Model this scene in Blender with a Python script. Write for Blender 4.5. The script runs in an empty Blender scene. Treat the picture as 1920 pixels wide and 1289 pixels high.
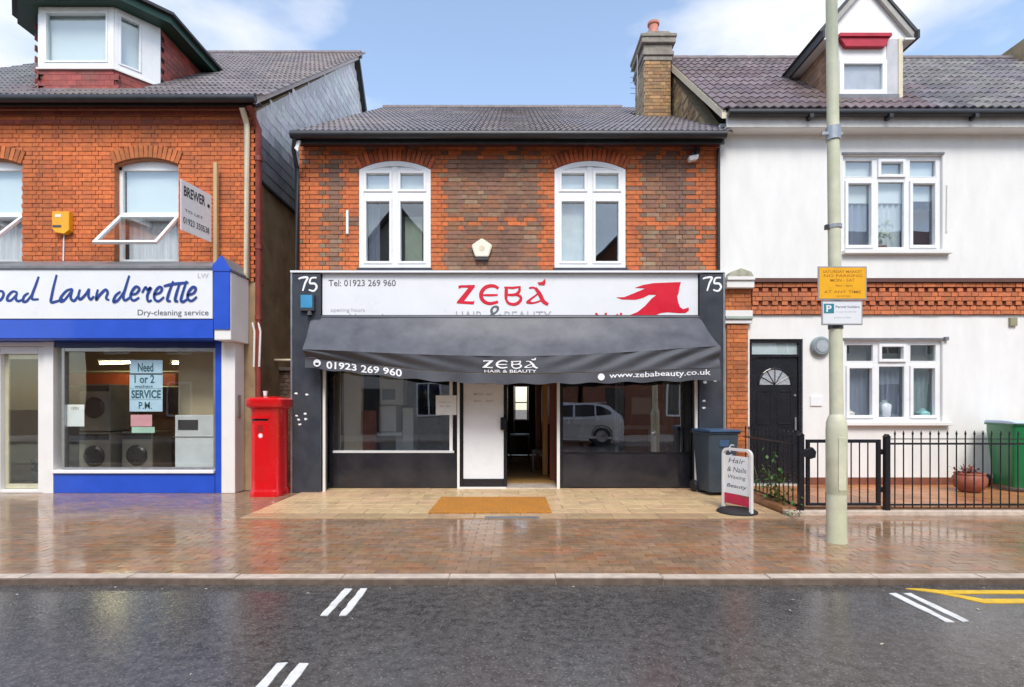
import bpy, bmesh, math, random
from mathutils import Matrix, Vector, noise
R = math.radians
random.seed(7)
sc = bpy.context.scene
COL = sc.collection
# ------------------------------------------------------------------ camera, sky, sun, exposure
CAM_Y, CAM_Z, F = -9.0, 1.47, 990.0
cam = bpy.data.objects.new('camera', bpy.data.cameras.new('camera'))
COL.objects.link(cam)
cam.location = (0, CAM_Y, CAM_Z)
cam.rotation_euler = (R(90), 0, 0)
cam.data.sensor_width = 36
cam.data.lens = 36 * F / 1920
cam.data.shift_y = 113.5 / 1920
cam.data.clip_start, cam.data.clip_end = 0.05, 800
sc.camera = cam

SUN_FROM = Vector((0.03, -0.8, 0.95)).normalized()
W = bpy.data.worlds.new('World'); sc.world = W; W.use_nodes = True
nt = W.node_tree; nt.nodes.clear()
def wn(t, **k):
    n = nt.nodes.new(t)
    for a, b in k.items(): setattr(n, a, b)
    return n
sky = wn('ShaderNodeTexSky', sky_type='NISHITA', sun_disc=False)
sky.sun_elevation = math.asin(SUN_FROM.z); sky.sun_rotation = math.atan2(SUN_FROM.x, SUN_FROM.y)
sky.air_density = 1.2; sky.dust_density = 1.0; sky.ozone_density = 1.0
bg1 = wn('ShaderNodeBackground'); bg1.inputs[1].default_value = 0.15
bg2 = wn('ShaderNodeBackground'); bg2.inputs[0].default_value = (0.93, 0.95, 1.0, 1); bg2.inputs[1].default_value = 0.62
tc = wn('ShaderNodeTexCoord'); mp = wn('ShaderNodeMapping')
mp.inputs['Scale'].default_value = (1, 1, 2.3); mp.inputs['Location'].default_value = (1.52, 7.28, 3.28)
nz = wn('ShaderNodeTexNoise'); nz.inputs['Scale'].default_value = 1.9; nz.inputs['Detail'].default_value = 8; nz.inputs['Roughness'].default_value = 0.52
cr = wn('ShaderNodeValToRGB'); cr.color_ramp.elements[0].color = (.08, .08, .08, 1); cr.color_ramp.elements[0].position = 0.46; cr.color_ramp.elements[1].position = 0.62
mx = wn('ShaderNodeMixShader'); out = wn('ShaderNodeOutputWorld')
L = nt.links.new
L(tc.outputs['Generated'], mp.inputs[0]); L(mp.outputs[0], nz.inputs[0]); L(nz.outputs[0], cr.inputs[0])
L(sky.outputs[0], bg1.inputs[0]); L(cr.outputs[0], mx.inputs[0]); L(bg1.outputs[0], mx.inputs[1]); L(bg2.outputs[0], mx.inputs[2]); L(mx.outputs[0], out.inputs[0])
sl = bpy.data.lights.new('sun', 'SUN'); sl.energy = 1.7; sl.angle = R(22); sl.color = (1.0, 0.95, 0.88)
so = bpy.data.objects.new('sun', sl); COL.objects.link(so)
so.rotation_euler = (-SUN_FROM).to_track_quat('-Z', 'Y').to_euler()
sc.view_settings.view_transform = 'Standard'; sc.view_settings.look = 'None'
sc.view_settings.exposure = 0.9; sc.view_settings.gamma = 1; sc.view_settings.use_curve_mapping = False

# ------------------------------------------------------------------ helpers
def X(px, y=0): return (px - 960) * (y - CAM_Y) / F
def Z(py, y=0): return CAM_Z + (758 - py) * (y - CAM_Y) / F
def wl(o):
    v = Vector((0, 0, 0))
    while o: v += o.location; o = o.parent
    return v
def tag(o, label=None, cat=None, group=None, kind=None):
    for k, v in (('label', label), ('category', cat), ('group', group), ('kind', kind)):
        if v: o[k] = v
    return o
def thing(name, label, cat, loc=(0, 0, 0), rz=0, group=None, kind=None):
    o = bpy.data.objects.new(name, None); COL.objects.link(o)
    o.location = loc; o.rotation_euler = (0, 0, rz); o.empty_display_size = .1
    return tag(o, label, cat, group, kind)
def copy_tree(o, parent=None):
    c = o.copy(); COL.objects.link(c); c.parent = parent
    for ch in list(o.children): copy_tree(ch, c)
    return c

class MB:
    def __init__(s): s.v = []; s.f = []; s.t = []
    def add(s, vs, fs, tint=None):
        n = len(s.v); s.v += [tuple(p) for p in vs]; s.f += [tuple(i + n for i in f) for f in fs]; s.t += [tint] * len(fs); return s
    def box(s, x0, x1, y0, y1, z0, z1, tint=None):
        vs = [(x, y, z) for z in (z0, z1) for y in (y0, y1) for x in (x0, x1)]
        return s.add(vs, [(0, 2, 3, 1), (4, 5, 7, 6), (0, 1, 5, 4), (2, 6, 7, 3), (0, 4, 6, 2), (1, 3, 7, 5)], tint)
    def prism(s, pts, a0, a1, axis='y', tint=None):
        n = len(pts)
        def m(p, a): return {'y': (p[0], a, p[1]), 'x': (a, p[0], p[1]), 'z': (p[0], p[1], a)}[axis]
        vs = [m(p, a0) for p in pts] + [m(p, a1) for p in pts]
        fs = [tuple(range(n)), tuple(range(2 * n - 1, n - 1, -1))] + [(i, n + i, n + (i + 1) % n, (i + 1) % n) for i in range(n)]
        return s.add(vs, fs, tint)
    def lathe(s, prof, c=(0, 0, 0), n=24, axis='z'):
        vs = []; fs = []
        for r, h in prof:
            for i in range(n):
                a = 2 * math.pi * i / n; p = (r * math.cos(a), r * math.sin(a), h)
                if axis == 'y': p = (p[0], h, p[1])
                if axis == 'x': p = (h, p[0], p[1])
                vs.append((p[0] + c[0], p[1] + c[1], p[2] + c[2]))
        m = len(prof)
        for j in range(m - 1):
            for i in range(n): fs.append((j * n + i, j * n + (i + 1) % n, (j + 1) * n + (i + 1) % n, (j + 1) * n + i))
        fs.append(tuple(range(n - 1, -1, -1))); fs.append(tuple((m - 1) * n + i for i in range(n)))
        return s.add(vs, fs)
    def tube(s, path, r, n=8, closed=False):
        path = [Vector(p) for p in path]; vs = []; fs = []; m = len(path)
        for j, p in enumerate(path):
            d = (path[min(j + 1, m - 1)] - path[max(j - 1, 0)]).normalized()
            a = d.cross(Vector((0, 0, 1)));
            if a.length < .05: a = d.cross(Vector((1, 0, 0)))
            a.normalize(); b = d.cross(a); rr = r[j] if isinstance(r, (list, tuple)) else r
            for i in range(n):
                t = 2 * math.pi * i / n; vs.append(p + a * rr * math.cos(t) + b * rr * math.sin(t))
        for j in range(m - 1):
            for i in range(n): fs.append((j * n + i, j * n + (i + 1) % n, (j + 1) * n + (i + 1) % n, (j + 1) * n + i))
        fs.append(tuple(range(n - 1, -1, -1))); fs.append(tuple((m - 1) * n + i for i in range(n)))
        return s.add(vs, fs)
    def grid(s, fn, nu, nv):
        vs = [fn(i / nu, j / nv) for j in range(nv + 1) for i in range(nu + 1)]
        fs = [(j * (nu + 1) + i, j * (nu + 1) + i + 1, (j + 1) * (nu + 1) + i + 1, (j + 1) * (nu + 1) + i) for j in range(nv) for i in range(nu)]
        return s.add(vs, fs)
    def xf(s, M):
        s.v = [tuple(M @ Vector(p)) for p in s.v]; return s
    def mesh(s, name, mat, bevel=0, seg=1, smooth=None, recalc=True):
        me = bpy.data.meshes.new(name); me.from_pydata(s.v, [], s.f)
        if recalc or bevel:
            bm = bmesh.new(); bm.from_mesh(me)
            if recalc: bmesh.ops.recalc_face_normals(bm, faces=bm.faces)
            if bevel: bmesh.ops.bevel(bm, geom=list(bm.edges), offset=bevel, segments=seg, affect='EDGES', clamp_overlap=True)
            bm.to_mesh(me); bm.free()
        if any(s.t) and not bevel:
            at = me.color_attributes.new('tint', 'FLOAT_COLOR', 'CORNER'); i = 0; buf = []
            for f, t in zip(s.f, s.t):
                t = t or (1, 1, 1); buf += [t[0], t[1], t[2], 1.0] * len(f)
            at.data.foreach_set('color', buf)
        if mat: me.materials.append(mat)
        if smooth is not None:
            me.polygons.foreach_set('use_smooth', [True] * len(me.polygons)); me.set_sharp_from_angle(angle=R(smooth))
        return me
    def build(s, name, mat, parent=None, local=False, label=None, kind=None, **k):
        me = s.mesh(name, mat, **k); o = bpy.data.objects.new(name, me); COL.objects.link(o)
        if parent:
            o.parent = parent
            if not local: me.transform(Matrix.Translation(-wl(parent)))
        return tag(o, label, kind=kind)

# ------------------------------------------------------------------ materials
MATS = {}
def mat(name, col=(.5, .5, .5), rough=.5, var=.12, scale=6, bump=0, bscale=60, metal=0, coat=0, spec=.5, tint=None,
        emit=0, dirt=0, dscale=1.2, dcol=(.1, .09, .08), wet=0, sheen=0, stretch=(1, 1, 1), speck=0):
    if name in MATS: return MATS[name]
    m = bpy.data.materials.new(name); m.use_nodes = True; t = m.node_tree; N = t.nodes; l = t.links.new
    b = N['Principled BSDF']
    geo = N.new('ShaderNodeNewGeometry'); mp = N.new('ShaderNodeMapping'); mp.inputs['Scale'].default_value = stretch; l(geo.outputs['Position'], mp.inputs[0])
    def nse(sc_, det=4, ro=.6):
        n = N.new('ShaderNodeTexNoise'); n.inputs['Scale'].default_value = sc_; n.inputs['Detail'].default_value = det; n.inputs['Roughness'].default_value = ro
        l(mp.outputs[0], n.inputs[0]); return n
    def mix(mode, fac, a, bb):
        q = N.new('ShaderNodeMix'); q.data_type = 'RGBA'; q.blend_type = mode
        for sk, val in ((q.inputs[0], fac), (q.inputs[6], a), (q.inputs[7], bb)):
            if hasattr(val, 'is_output'): l(val, sk)
            elif isinstance(val, (int, float)): sk.default_value = val
            else: sk.default_value = (*val[:3], 1)
        return q.outputs[2]
    def ramp(src, a, bb, lo=0, hi=1):
        q = N.new('ShaderNodeMapRange'); l(src, q.inputs[0])
        q.inputs[1].default_value, q.inputs[2].default_value, q.inputs[3].default_value, q.inputs[4].default_value = a, bb, lo, hi; return q.outputs[0]
    if tint == 'object': n = N.new('ShaderNodeObjectInfo'); base = n.outputs['Color']
    elif tint == 'attr': n = N.new('ShaderNodeAttribute'); n.attribute_name = 'tint'; base = n.outputs['Color']
    else: base = col
    n1 = nse(scale)
    v = ramp(n1.outputs[0], .3, .7, 1 - var, 1 + var)
    cv = N.new('ShaderNodeCombineColor')
    for i in range(3): l(v, cv.inputs[i])
    c = mix('MULTIPLY', 1, base, cv.outputs[0])
    if speck:
        n5 = nse(bscale * 1.3, 2); c = mix('MIX', ramp(n5.outputs[0], .55, .72, 0, speck), c, (.32, .30, .28))
    if dirt:
        n2 = nse(dscale, 6); c = mix('MIX', ramp(n2.outputs[0], .45, .75, 0, dirt), c, dcol)
    l(c, b.inputs['Base Color'])
    b.inputs['Metallic'].default_value = metal; b.inputs['Specular IOR Level'].default_value = spec
    if wet:
        n3 = nse(.9, 5); r = ramp(n3.outputs[0], .35, .65, wet, rough); l(r, b.inputs['Roughness'])
    else:
        r = ramp(n1.outputs[0], .2, .8, max(0.02, rough - .08), min(1, rough + .08)); l(r, b.inputs['Roughness'])
    if coat: b.inputs['Coat Weight'].default_value = coat; b.inputs['Coat Roughness'].default_value = .06
    if sheen: b.inputs['Sheen Weight'].default_value = sheen
    if bump:
        n4 = nse(bscale, 3); bp = N.new('ShaderNodeBump'); bp.inputs['Strength'].default_value = bump; bp.inputs['Distance'].default_value = .01
        l(n4.outputs[0], bp.inputs['Height']); l(bp.outputs[0], b.inputs['Normal'])
    if emit:
        b.inputs['Emission Color'].default_value = (*col, 1); b.inputs['Emission Strength'].default_value = emit
    MATS[name] = m; return m
def glass_mat(name, tr=(.93, .96, .95), refl=.08):
    m = bpy.data.materials.new(name); m.use_nodes = True; t = m.node_tree; N = t.nodes; l = t.links.new
    N.remove(N['Principled BSDF'])
    a = N.new('ShaderNodeBsdfTransparent'); a.inputs[0].default_value = (*tr, 1)
    g = N.new('ShaderNodeBsdfGlossy'); g.inputs['Roughness'].default_value = .004; g.inputs[0].default_value = (.95, .97, 1, 1)
    lw = N.new('ShaderNodeLayerWeight'); lw.inputs[0].default_value = .5
    p = N.new('ShaderNodeMath'); p.operation = 'POWER'; p.inputs[1].default_value = 5; l(lw.outputs['Facing'], p.inputs[0])
    q = N.new('ShaderNodeMapRange'); q.inputs[3].default_value = refl; q.inputs[4].default_value = .95; l(p.outputs[0], q.inputs[0])
    geo = N.new('ShaderNodeNewGeometry'); nn = N.new('ShaderNodeTexNoise'); nn.inputs['Scale'].default_value = 1.3; l(geo.outputs['Position'], nn.inputs[0])
    bp = N.new('ShaderNodeBump'); bp.inputs['Strength'].default_value = .06; bp.inputs['Distance'].default_value = .02; l(nn.outputs[0], bp.inputs['Height']); l(bp.outputs[0], g.inputs['Normal'])
    mx = N.new('ShaderNodeMixShader'); l(q.outputs[0], mx.inputs[0]); l(a.outputs[0], mx.inputs[1]); l(g.outputs[0], mx.inputs[2])
    l(mx.outputs[0], N['Material Output'].inputs[0]); return m
GLASS = glass_mat('window_glass', refl=.11)
SHOPGLASS = glass_mat('shop_glass', (.94, .96, .96), refl=.15)
TINTED = glass_mat('tinted_shop_glass', (.70, .74, .76), refl=.25)
CLEAR = glass_mat('clear_glass', (.95, .97, .96), refl=.05)
BRICK_O = mat('brick_single', rough=.8, var=.22, scale=14, bump=.5, bscale=70, tint='object', dirt=.5, dscale=1.7, dcol=(.15, .08, .05))
BRICK_A = mat('brick_course', rough=.8, var=.22, scale=14, bump=.5, bscale=70, tint='attr', dirt=.5, dscale=1.7, dcol=(.15, .08, .05))
TILE_O = mat('tile_single', rough=.42, var=.25, scale=9, bump=.4, bscale=50, tint='object', dirt=.35, dscale=1.6, dcol=(.16, .15, .11))
TILE_A = mat('tile_course', rough=.42, var=.25, scale=9, bump=.4, bscale=50, tint='attr', dirt=.35, dscale=1.6, dcol=(.16, .15, .11))
PAVE_O = mat('paving_single', rough=.26, var=.2, scale=9, bump=.05, bscale=40, tint='object', wet=.03, dirt=.75, dscale=1.3, dcol=(.17, .115, .075))
PAVE_A = mat('paving_course', rough=.26, var=.2, scale=9, bump=.05, bscale=40, tint='attr', wet=.03, dirt=.75, dscale=1.3, dcol=(.17, .115, .075))
MORTAR = mat('mortar', (.42, .17, .085), .9, .2, 8, .4, 80)
RENDER = mat('white_render', (.77, .77, .75), .85, .05, 2.5, .35, 60, dirt=.16, dscale=1.3, dcol=(.60, .57, .51), stretch=(1.6, 1.6, .5))
UPVC = mat('white_upvc', (.80, .81, .82), .3, .03, 4, dirt=.10, dscale=3, dcol=(.55, .54, .5))
WHITE = mat('white_paint', (.78, .77, .75), .45, .05, 4, .1, 60, dirt=.2, dscale=2, dcol=(.5, .48, .44))
CREAM = mat('cream_paint', (.66, .58, .42), .5, .1, 5)
BLUE = mat('royal_blue_paint', (.012, .075, .52), .4, .08, 4, coat=.3)
NAVY = mat('navy_lettering', (.012, .045, .24), .4, .05)
BLACK = mat('black_gloss_paint', (.012, .012, .016), .22, .2, 5, dirt=.15, dscale=3, dcol=(.04, .04, .04))
STALL = mat('black_panel', (.02, .02, .026), .12, .3, 2, bump=.03, bscale=8, dirt=.3, dscale=2, dcol=(.05, .048, .045))
CHAR = mat('charcoal_paint', (.035, .042, .055), .38, .2, 4, dirt=.3, dscale=2.5, dcol=(.09, .09, .095))
GUTTER = mat('black_gutter', (.02, .021, .025), .4, .2)
REDPIPE = mat('red_pipe_paint', (.22, .04, .025), .5, .2)
RED = mat('post_red', (.62, .004, .008), .25, .06, 3, coat=.4, dirt=.12, dscale=3, dcol=(.25, .01, .01))
SIGNRED = mat('sign_red', (.62, .008, .03), .35, .05)
SIGNWHITE = mat('sign_white', (.75, .77, .80), .3, .03, 2, dirt=.1, dcol=(.6, .6, .6))
INK = mat('black_ink', (.02, .02, .025), .5, .05)
GREYINK = mat('grey_ink', (.11, .12, .14), .5, .05)
WHITEINK = mat('white_lettering', (.82, .83, .86), .5, .04)
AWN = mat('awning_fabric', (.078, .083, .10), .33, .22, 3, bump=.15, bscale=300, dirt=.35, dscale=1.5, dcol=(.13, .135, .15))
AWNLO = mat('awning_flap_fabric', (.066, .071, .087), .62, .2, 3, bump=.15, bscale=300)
ASPH = mat('wet_asphalt', (.070, .066, .064), .22, .5, 16, bump=.16, bscale=45, wet=.07, speck=.5, dirt=.35, dscale=.5, dcol=(.04, .036, .038))
CONC = mat('kerb_concrete', (.56, .47, .39), .5, .2, 10, .3, 90, wet=.3, dirt=.3, dscale=3, dcol=(.18, .15, .12))
LINEW = mat('white_road_paint', (.72, .72, .70), .5, .12, 25, .2, 80, dirt=.45, dscale=11, dcol=(.3, .3, .3))
LINEY = mat('yellow_road_paint', (.75, .47, .02), .5, .15, 20, .2, 80, dirt=.45, dscale=8, dcol=(.3, .2, .06))
SLAB_O = mat('forecourt_slab', rough=.45, var=.15, scale=7, bump=.25, bscale=70, tint='object', wet=.22, dirt=.3, dscale=2, dcol=(.34, .24, .14))
YARD = mat('yard_paving', (.36, .17, .08), .5, .25, 8, .3, 60, wet=.25, dirt=.3, dscale=2, dcol=(.3, .22, .15))
POST = mat('lamp_post_paint', (.60, .60, .45), .55, .12, 5, .15, 40, dirt=.55, dscale=2.2, dcol=(.40, .48, .25))
SIGNYEL = mat('sign_yellow', (.85, .42, .012), .4, .06)
SIGNGREY = mat('sign_grey_edge', (.3, .3, .32), .5)
GREENBIN = mat('green_plastic', (.008, .17, .055), .35, .1, 5)
BINLID = mat('pale_blue_plastic', (.5, .62, .78), .35, .1, 5)
BINBLUE = mat('slate_blue_plastic', (.045, .062, .082), .42, .15, 5)
BINBLUELID = mat('blue_lid_plastic', (.05, .10, .19), .35, .15, 5)
RUBBER = mat('black_rubber', (.02, .02, .022), .6, .2)
STEEL = mat('grey_metal', (.4, .41, .42), .35, .1, 8, metal=.8)
COIR = mat('coir_mat', (.48, .19, .02), .95, .3, 30, .8, 160, dirt=.5, dscale=3, dcol=(.3, .14, .04))
ALARMY = mat('alarm_yellow', (.8, .38, .01), .4, .08)
ALARMW = mat('alarm_cream', (.8, .76, .62), .4, .08)
ALARMB = mat('alarm_blue', (.05, .28, .50), .35, .1)
TERRA = mat('terracotta', (.30, .09, .05), .6, .2, 8, .2, 60)
POTPINK = mat('chimney_pot_clay', (.50, .20, .15), .75, .2, 8, .2, 60)
CEMENT = mat('cement_cap', (.25, .22, .19), .9, .25, 7, .4, 60)
LEAD = mat('lead_flashing', (.17, .175, .19), .5, .2, 6)
GREENFASCIA = mat('dark_green_paint', (.010, .05, .032), .4, .2, 5)
BROWNREN = mat('brown_render', (.34, .235, .13), .9, .35, 3, .4, 40, dirt=.5, dscale=1.5, dcol=(.16, .11, .07))
BEIGE = mat('beige_plaster', (.62, .50, .34), .8, .08, 3)
GREYPL = mat('grey_plaster', (.30, .30, .28), .8, .1, 3)
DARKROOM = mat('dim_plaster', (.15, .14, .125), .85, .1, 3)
WOODFLOOR = mat('brown_wood_floor', (.50, .29, .10), .75, .2, 5, stretch=(8, 1, 1), spec=.2)
WOOD = mat('pale_wood_post', (.48, .34, .17), .7, .2, 8, stretch=(1, 1, .15))
DARKWOOD = mat('dark_red_wood', (.22, .055, .03), .4, .2, 6, stretch=(1, 1, .2))
ORANGEWOOD = mat('orange_wood', (.52, .27, .08), .45, .2, 6, stretch=(1, 1, .2))
BLIND = mat('white_blind', (.74, .77, .80), .7, .03, 2)
NET = mat('net_curtain', (.62, .65, .70), .8, .12, 14, stretch=(1, 1, .06))
GREYCURT = mat('grey_blue_curtain', (.22, .24, .33), .85, .2, 14, stretch=(1, 1, .06))
APPL = mat('steel_appliance', (.60, .61, .62), .35, .08, 5)
APPLD = mat('dark_appliance', (.05, .05, .055), .3, .1, 5)
BROWNP = mat('brown_panel', (.20, .115, .08), .5, .2, 6)
ORANGEP = mat('orange_red_board', (.50, .10, .03), .5, .1, 4)
PAPER = mat('pale_blue_paper', (.50, .68, .82), .8, .08, 5)
PAPERW = mat('white_paper', (.78, .80, .80), .8, .05, 5)
PAPERP = mat('pink_paper', (.72, .36, .40), .8, .08, 8)
LAMP = mat('fluorescent_tube', (1.0, .90, .55), .5, 0, emit=24)
GLOW = mat('lit_lampshade', (1.0, .97, .93), .5, 0, emit=.4)
CARP = mat('silver_car_paint', (.55, .56, .58), .25, .03, 3, metal=.35, coat=.7)
CARG = mat('dark_car_glass', (.015, .017, .02), .05, .05, spec=.8)
LEAF = mat('green_leaf', (.06, .16, .03), .55, .35, 12)
LEAFR = mat('dry_red_leaf', (.20, .05, .04), .6, .35, 12)
def PR(r, g, b, v=.18):
    k = 1 + random.uniform(-v, v); return (r * k, g * k * (1 + random.uniform(-.05, .05)), b * k)

# ------------------------------------------------------------------ lettering (built first, while the scene is still small)
TEXT = {}
def bake_text(body, off=0.0, shear=0.0):
    cu = bpy.data.curves.new('lettering', 'FONT'); cu.body = body; cu.offset = off; cu.shear = shear; cu.resolution_u = 3; cu.size = 1
    o = bpy.data.objects.new('lettering', cu); COL.objects.link(o)
    dg = bpy.context.evaluated_depsgraph_get(); me = bpy.data.meshes.new_from_object(o.evaluated_get(dg))
    vs = [(v.co.x, v.co.y) for v in me.vertices]; fs = [tuple(p.vertices) for p in me.polygons]
    xs = [a for a, b in vs]; ys = [b for a, b in vs]; x0, y0 = min(xs), min(ys); w, h = max(xs) - x0, max(ys) - y0
    TEXT[body] = ([((a - x0) / w, (b - y0) / h) for a, b in vs], fs)
    bpy.data.objects.remove(o); bpy.data.curves.remove(cu); bpy.data.meshes.remove(me)
for b_, o_, s_ in (('Dry-cleaning service', .004, 0), ('BREWER', .02, 0), ('TO LET', .01, 0), ('01923 350538', .01, 0), ('Tel: 01923 269 960', .006, 0),
                   ('opening hours', 0, 0), ('www.zebabeauty.co.uk', .012, 0), ('HAIR', 0, 0), ('BEAUTY', 0, 0), ('Nails', .02, 0), ('01923 269 960', .02, 0),
                   ('HAIR & BEAUTY', .01, 0), ('Need', .02, 0), ('1 or 2', .02, 0), ('washers', .01, 0), ('SERVICE', .03, 0), ('P.M.', .01, 0),
                   ('SATURDAY MARKET', .01, 0), ('NO PARKING', .01, 0), ('MON - SAT', .01, 0), ('8am - 6pm', .01, 0), ('AT ANY TIME', .01, 0), ('NO RETURN', 0, 0),
                   ('P', .03, 0), ('Permit holders', .01, 0), ('or pay by phone', 0, 0), ('8.30am-6.30pm', 0, 0), ('Hair', 0, 0.2), ('& Nails', 0, .2), ('Waxing', 0, .2), ('Beauty', .01, .2),
                   ('OPEN', 0, 0), ('LW', 0, 0), ('S', .03, .1), ('&', 0, .3)):
    bake_text(b_, o_, s_)
def text(name, body, mp, m, parent, local=False):
    """mp(u, v, d) maps the unit box of the word to a point (d = depth behind the face)"""
    vs, fs = TEXT[body]; n = len(vs)
    b = MB(); b.add([mp(u, v, 0) for u, v in vs], fs)
    return b.build(name, m, parent, local, recalc=False)
def flat(x0, x1, z0, z1, y):
    return lambda u, v, d: (x0 + u * (x1 - x0), y, z0 + v * (z1 - z0))
def catmull(pts, n=6):
    out = []; P = [pts[0]] + list(pts) + [pts[-1]]
    for i in range(1, len(P) - 2):
        p0, p1, p2, p3 = P[i - 1:i + 3]
        for k in range(n):
            t = k / n
            out.append(tuple(.5 * (2 * p1[c] + (p2[c] - p0[c]) * t + (2 * p0[c] - 5 * p1[c] + 4 * p2[c] - p3[c]) * t * t + (3 * p1[c] - p0[c] - 3 * p2[c] + p3[c]) * t ** 3) for c in (0, 1)))
    out.append(pts[-1]); return out
def ribbon(b, pts, w, mp, smooth=True, taper=True):
    P = catmull(pts) if smooth else pts
    n = len(P); L_ = []; R_ = []
    for i, p in enumerate(P):
        a = P[max(i - 1, 0)]; c = P[min(i + 1, n - 1)]; dx, dy = c[0] - a[0], c[1] - a[1]; l = math.hypot(dx, dy) or 1
        ww = w * .5 * (1 if not taper else .75 + .35 * math.sin(math.pi * min(1, max(0, i / (n - 1)))))
        L_.append((p[0] - dy / l * ww, p[1] + dx / l * ww)); R_.append((p[0] + dy / l * ww, p[1] - dx / l * ww))
    b.add([mp(*q) for q in L_ + R_], [(i, i + 1, n + i + 1, n + i) for i in range(n - 1)])

# ------------------------------------------------------------------ pieces (bricks, tiles, blocks): shared mesh, largest in view as parts, the rest joined
def score(M):
    p = M.translation; d = p.y - CAM_Y
    if d < .3: return -1
    px = 960 + (p.x) * F / d; py = 758 - (p.z - CAM_Z) * F / d
    inside = -20 < px < 1940 and -20 < py < 1300
    return (1 if inside else 0) * 1000 + 1 / d * 50
def pieces(parent, name, base, items, m_obj, m_attr, budget, root=None):
    """items: (matrix, tint, size weight)"""
    base_o = base.mesh(name, m_obj); off = Matrix.Translation(-wl(parent))
    items = sorted(items, key=lambda q: -(score(q[0]) + q[2]))
    for M, t, w in items[:budget]:
        o = bpy.data.objects.new(name, base_o); COL.objects.link(o); o.parent = parent; o.matrix_basis = off @ M; o.color = (*t, 1)
    rest = items[budget:]
    if rest:
        b = MB()
        for M, t, w in rest: b.add([M @ Vector(p) for p in base.v], base.f, t)
        b.build(name + '_field', m_attr, parent, kind='stuff', recalc=False)
    return len(items)
UNIT = MB().box(-.5, .5, -.5, .5, -.5, .5)
BLOCK = MB(); BLOCK.prism([(-.5, -.5), (.5, -.5), (.5, .5), (-.5, .5)], -1, -.12, 'z'); BLOCK = MB()
for (a_, z_) in ((.5, -1), (.5, -.12), (.485, 0)): BLOCK.v += [(-a_, -a_ if a_ == .5 else -.47, z_), (a_, -a_ if a_ == .5 else -.47, z_), (a_, a_ if a_ == .5 else .47, z_), (-a_, a_ if a_ == .5 else .47, z_)]
for j_ in (0, 4):
    for i_ in range(4): BLOCK.f.append((j_ + i_, j_ + (i_ + 1) % 4, j_ + 4 + (i_ + 1) % 4, j_ + 4 + i_))
BLOCK.f.append((8, 9, 10, 11)); BLOCK.t = [None] * len(BLOCK.f)
def brick_items(O, rz, w, h, holes, tint, proud=.009, course=.075, jog=.004):
    """courses of Flemish bond on a vertical face; O = lower corner; holes(zc) -> list of (u0, u1) left out"""
    base = Matrix.Translation(O) @ Matrix.Rotation(rz, 4, 'Z'); out = []
    nc = int(round(h / course)); ch = h / nc
    for c in range(nc):
        zc = (c + .5) * ch; u = -(.0 if c % 2 else .1625 + .0)
        k = 0; cuts = sorted(holes(zc)) if holes else []
        while u < w:
            ln = .215 if (k + c) % 2 == 0 else .1025
            a, b = max(u, 0.003), min(u + ln, w - .003); u += ln + .01; k += 1
            segs = [(a, b)]
            for (p, q) in cuts:
                ns = []
                for (s, e) in segs:
                    if q <= s or p >= e: ns.append((s, e)); continue
                    if p - s > .03: ns.append((s, p))
                    if e - q > .03: ns.append((q, e))
                segs = ns
            for s, e in segs:
                if e - s < .03: continue
                pr = proud + random.uniform(-jog, jog)
                M = base @ Matrix.Translation(((s + e) / 2, -pr / 2 + .004, zc + random.uniform(-.002, .002))) @ Matrix.Rotation(random.uniform(-.006, .006), 4, 'Y') @ Matrix.Diagonal((e - s, pr + .008, ch - .011, 1))
                out.append((M, tint(s, e, zc), (e - s) * 4))
    return out
def tile_mesh(w, l, rolls, amp, thick=.018, n=4, square=False):
    b = MB(); N_ = rolls * n
    def prof(i):
        t = (i % n) / n
        return amp * (1 if t in (.25, .5) else 0) if square else amp * (0.5 - 0.5 * math.cos(2 * math.pi * i / n))
    top = []
    for i in range(N_ + 1):
        x = -w / 2 + w * i / N_; top.append((x, prof(i)))
    n_ = len(top)
    b.v = [(x, 0, z - thick + .012) for x, z in top] + [(x, 0, z + .022) for x, z in top] + [(x, l, z + .004) for x, z in top]
    for j in (0, n_):
        for i in range(n_ - 1): b.f.append((j + i, j + i + 1, j + n_ + i + 1, j + n_ + i))
    b.f.append((0, n_, 2 * n_)); b.f.append((n_ - 1, 3 * n_ - 1, 2 * n_ - 1))
    b.t = [None] * len(b.f); return b
def roof_items(O, ang, w, l, tw, tl, tint, skip=None, stagger=0):
    base = Matrix.Translation(O) @ Matrix.Rotation(ang, 4, 'X'); out = []
    for r in range(int(l / tl) + 1):
        u = tw / 2 - (tw * stagger if r % 2 else 0)
        while u < w + tw * .4:
            s = r * tl
            if u > -tw * .2 and not (skip and skip(O[0] + u, s)):
                M = base @ Matrix.Translation((u, s, random.uniform(-.002, .003))) @ Matrix.Rotation(random.uniform(-.008, .008), 4, 'Z') @ Matrix.Rotation(random.uniform(-.006, .01), 4, 'X')
                out.append((M, tint(O[0] + u, s), 0))
            u += tw
    return out
def arc_pts(x0, x1, zs, zc, n=14):
    """points of a segmental arch from x1 down the spring zs over crown zc to x0"""
    w = (x1 - x0) / 2; s = zc - zs; r = (w * w + s * s) / (2 * s); cx, cz = (x0 + x1) / 2, zc - r; a = math.asin(w / r)
    return [(cx + r * math.sin(a - 2 * a * i / n), cz + r * math.cos(a - 2 * a * i / n)) for i in range(n + 1)], (cx, cz, r, a)
def bars(b, lst, y0, y1):
    for (a, c, z0, z1) in lst: b.box(a, c, y0, y1, z0, z1)
    return b
def pane(parent, x0, x1, z0, z1, y, m=None, name='pane'):
    return MB().box(x0, x1, y, y + .006, z0, z1).build(name, m or GLASS, parent)
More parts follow.
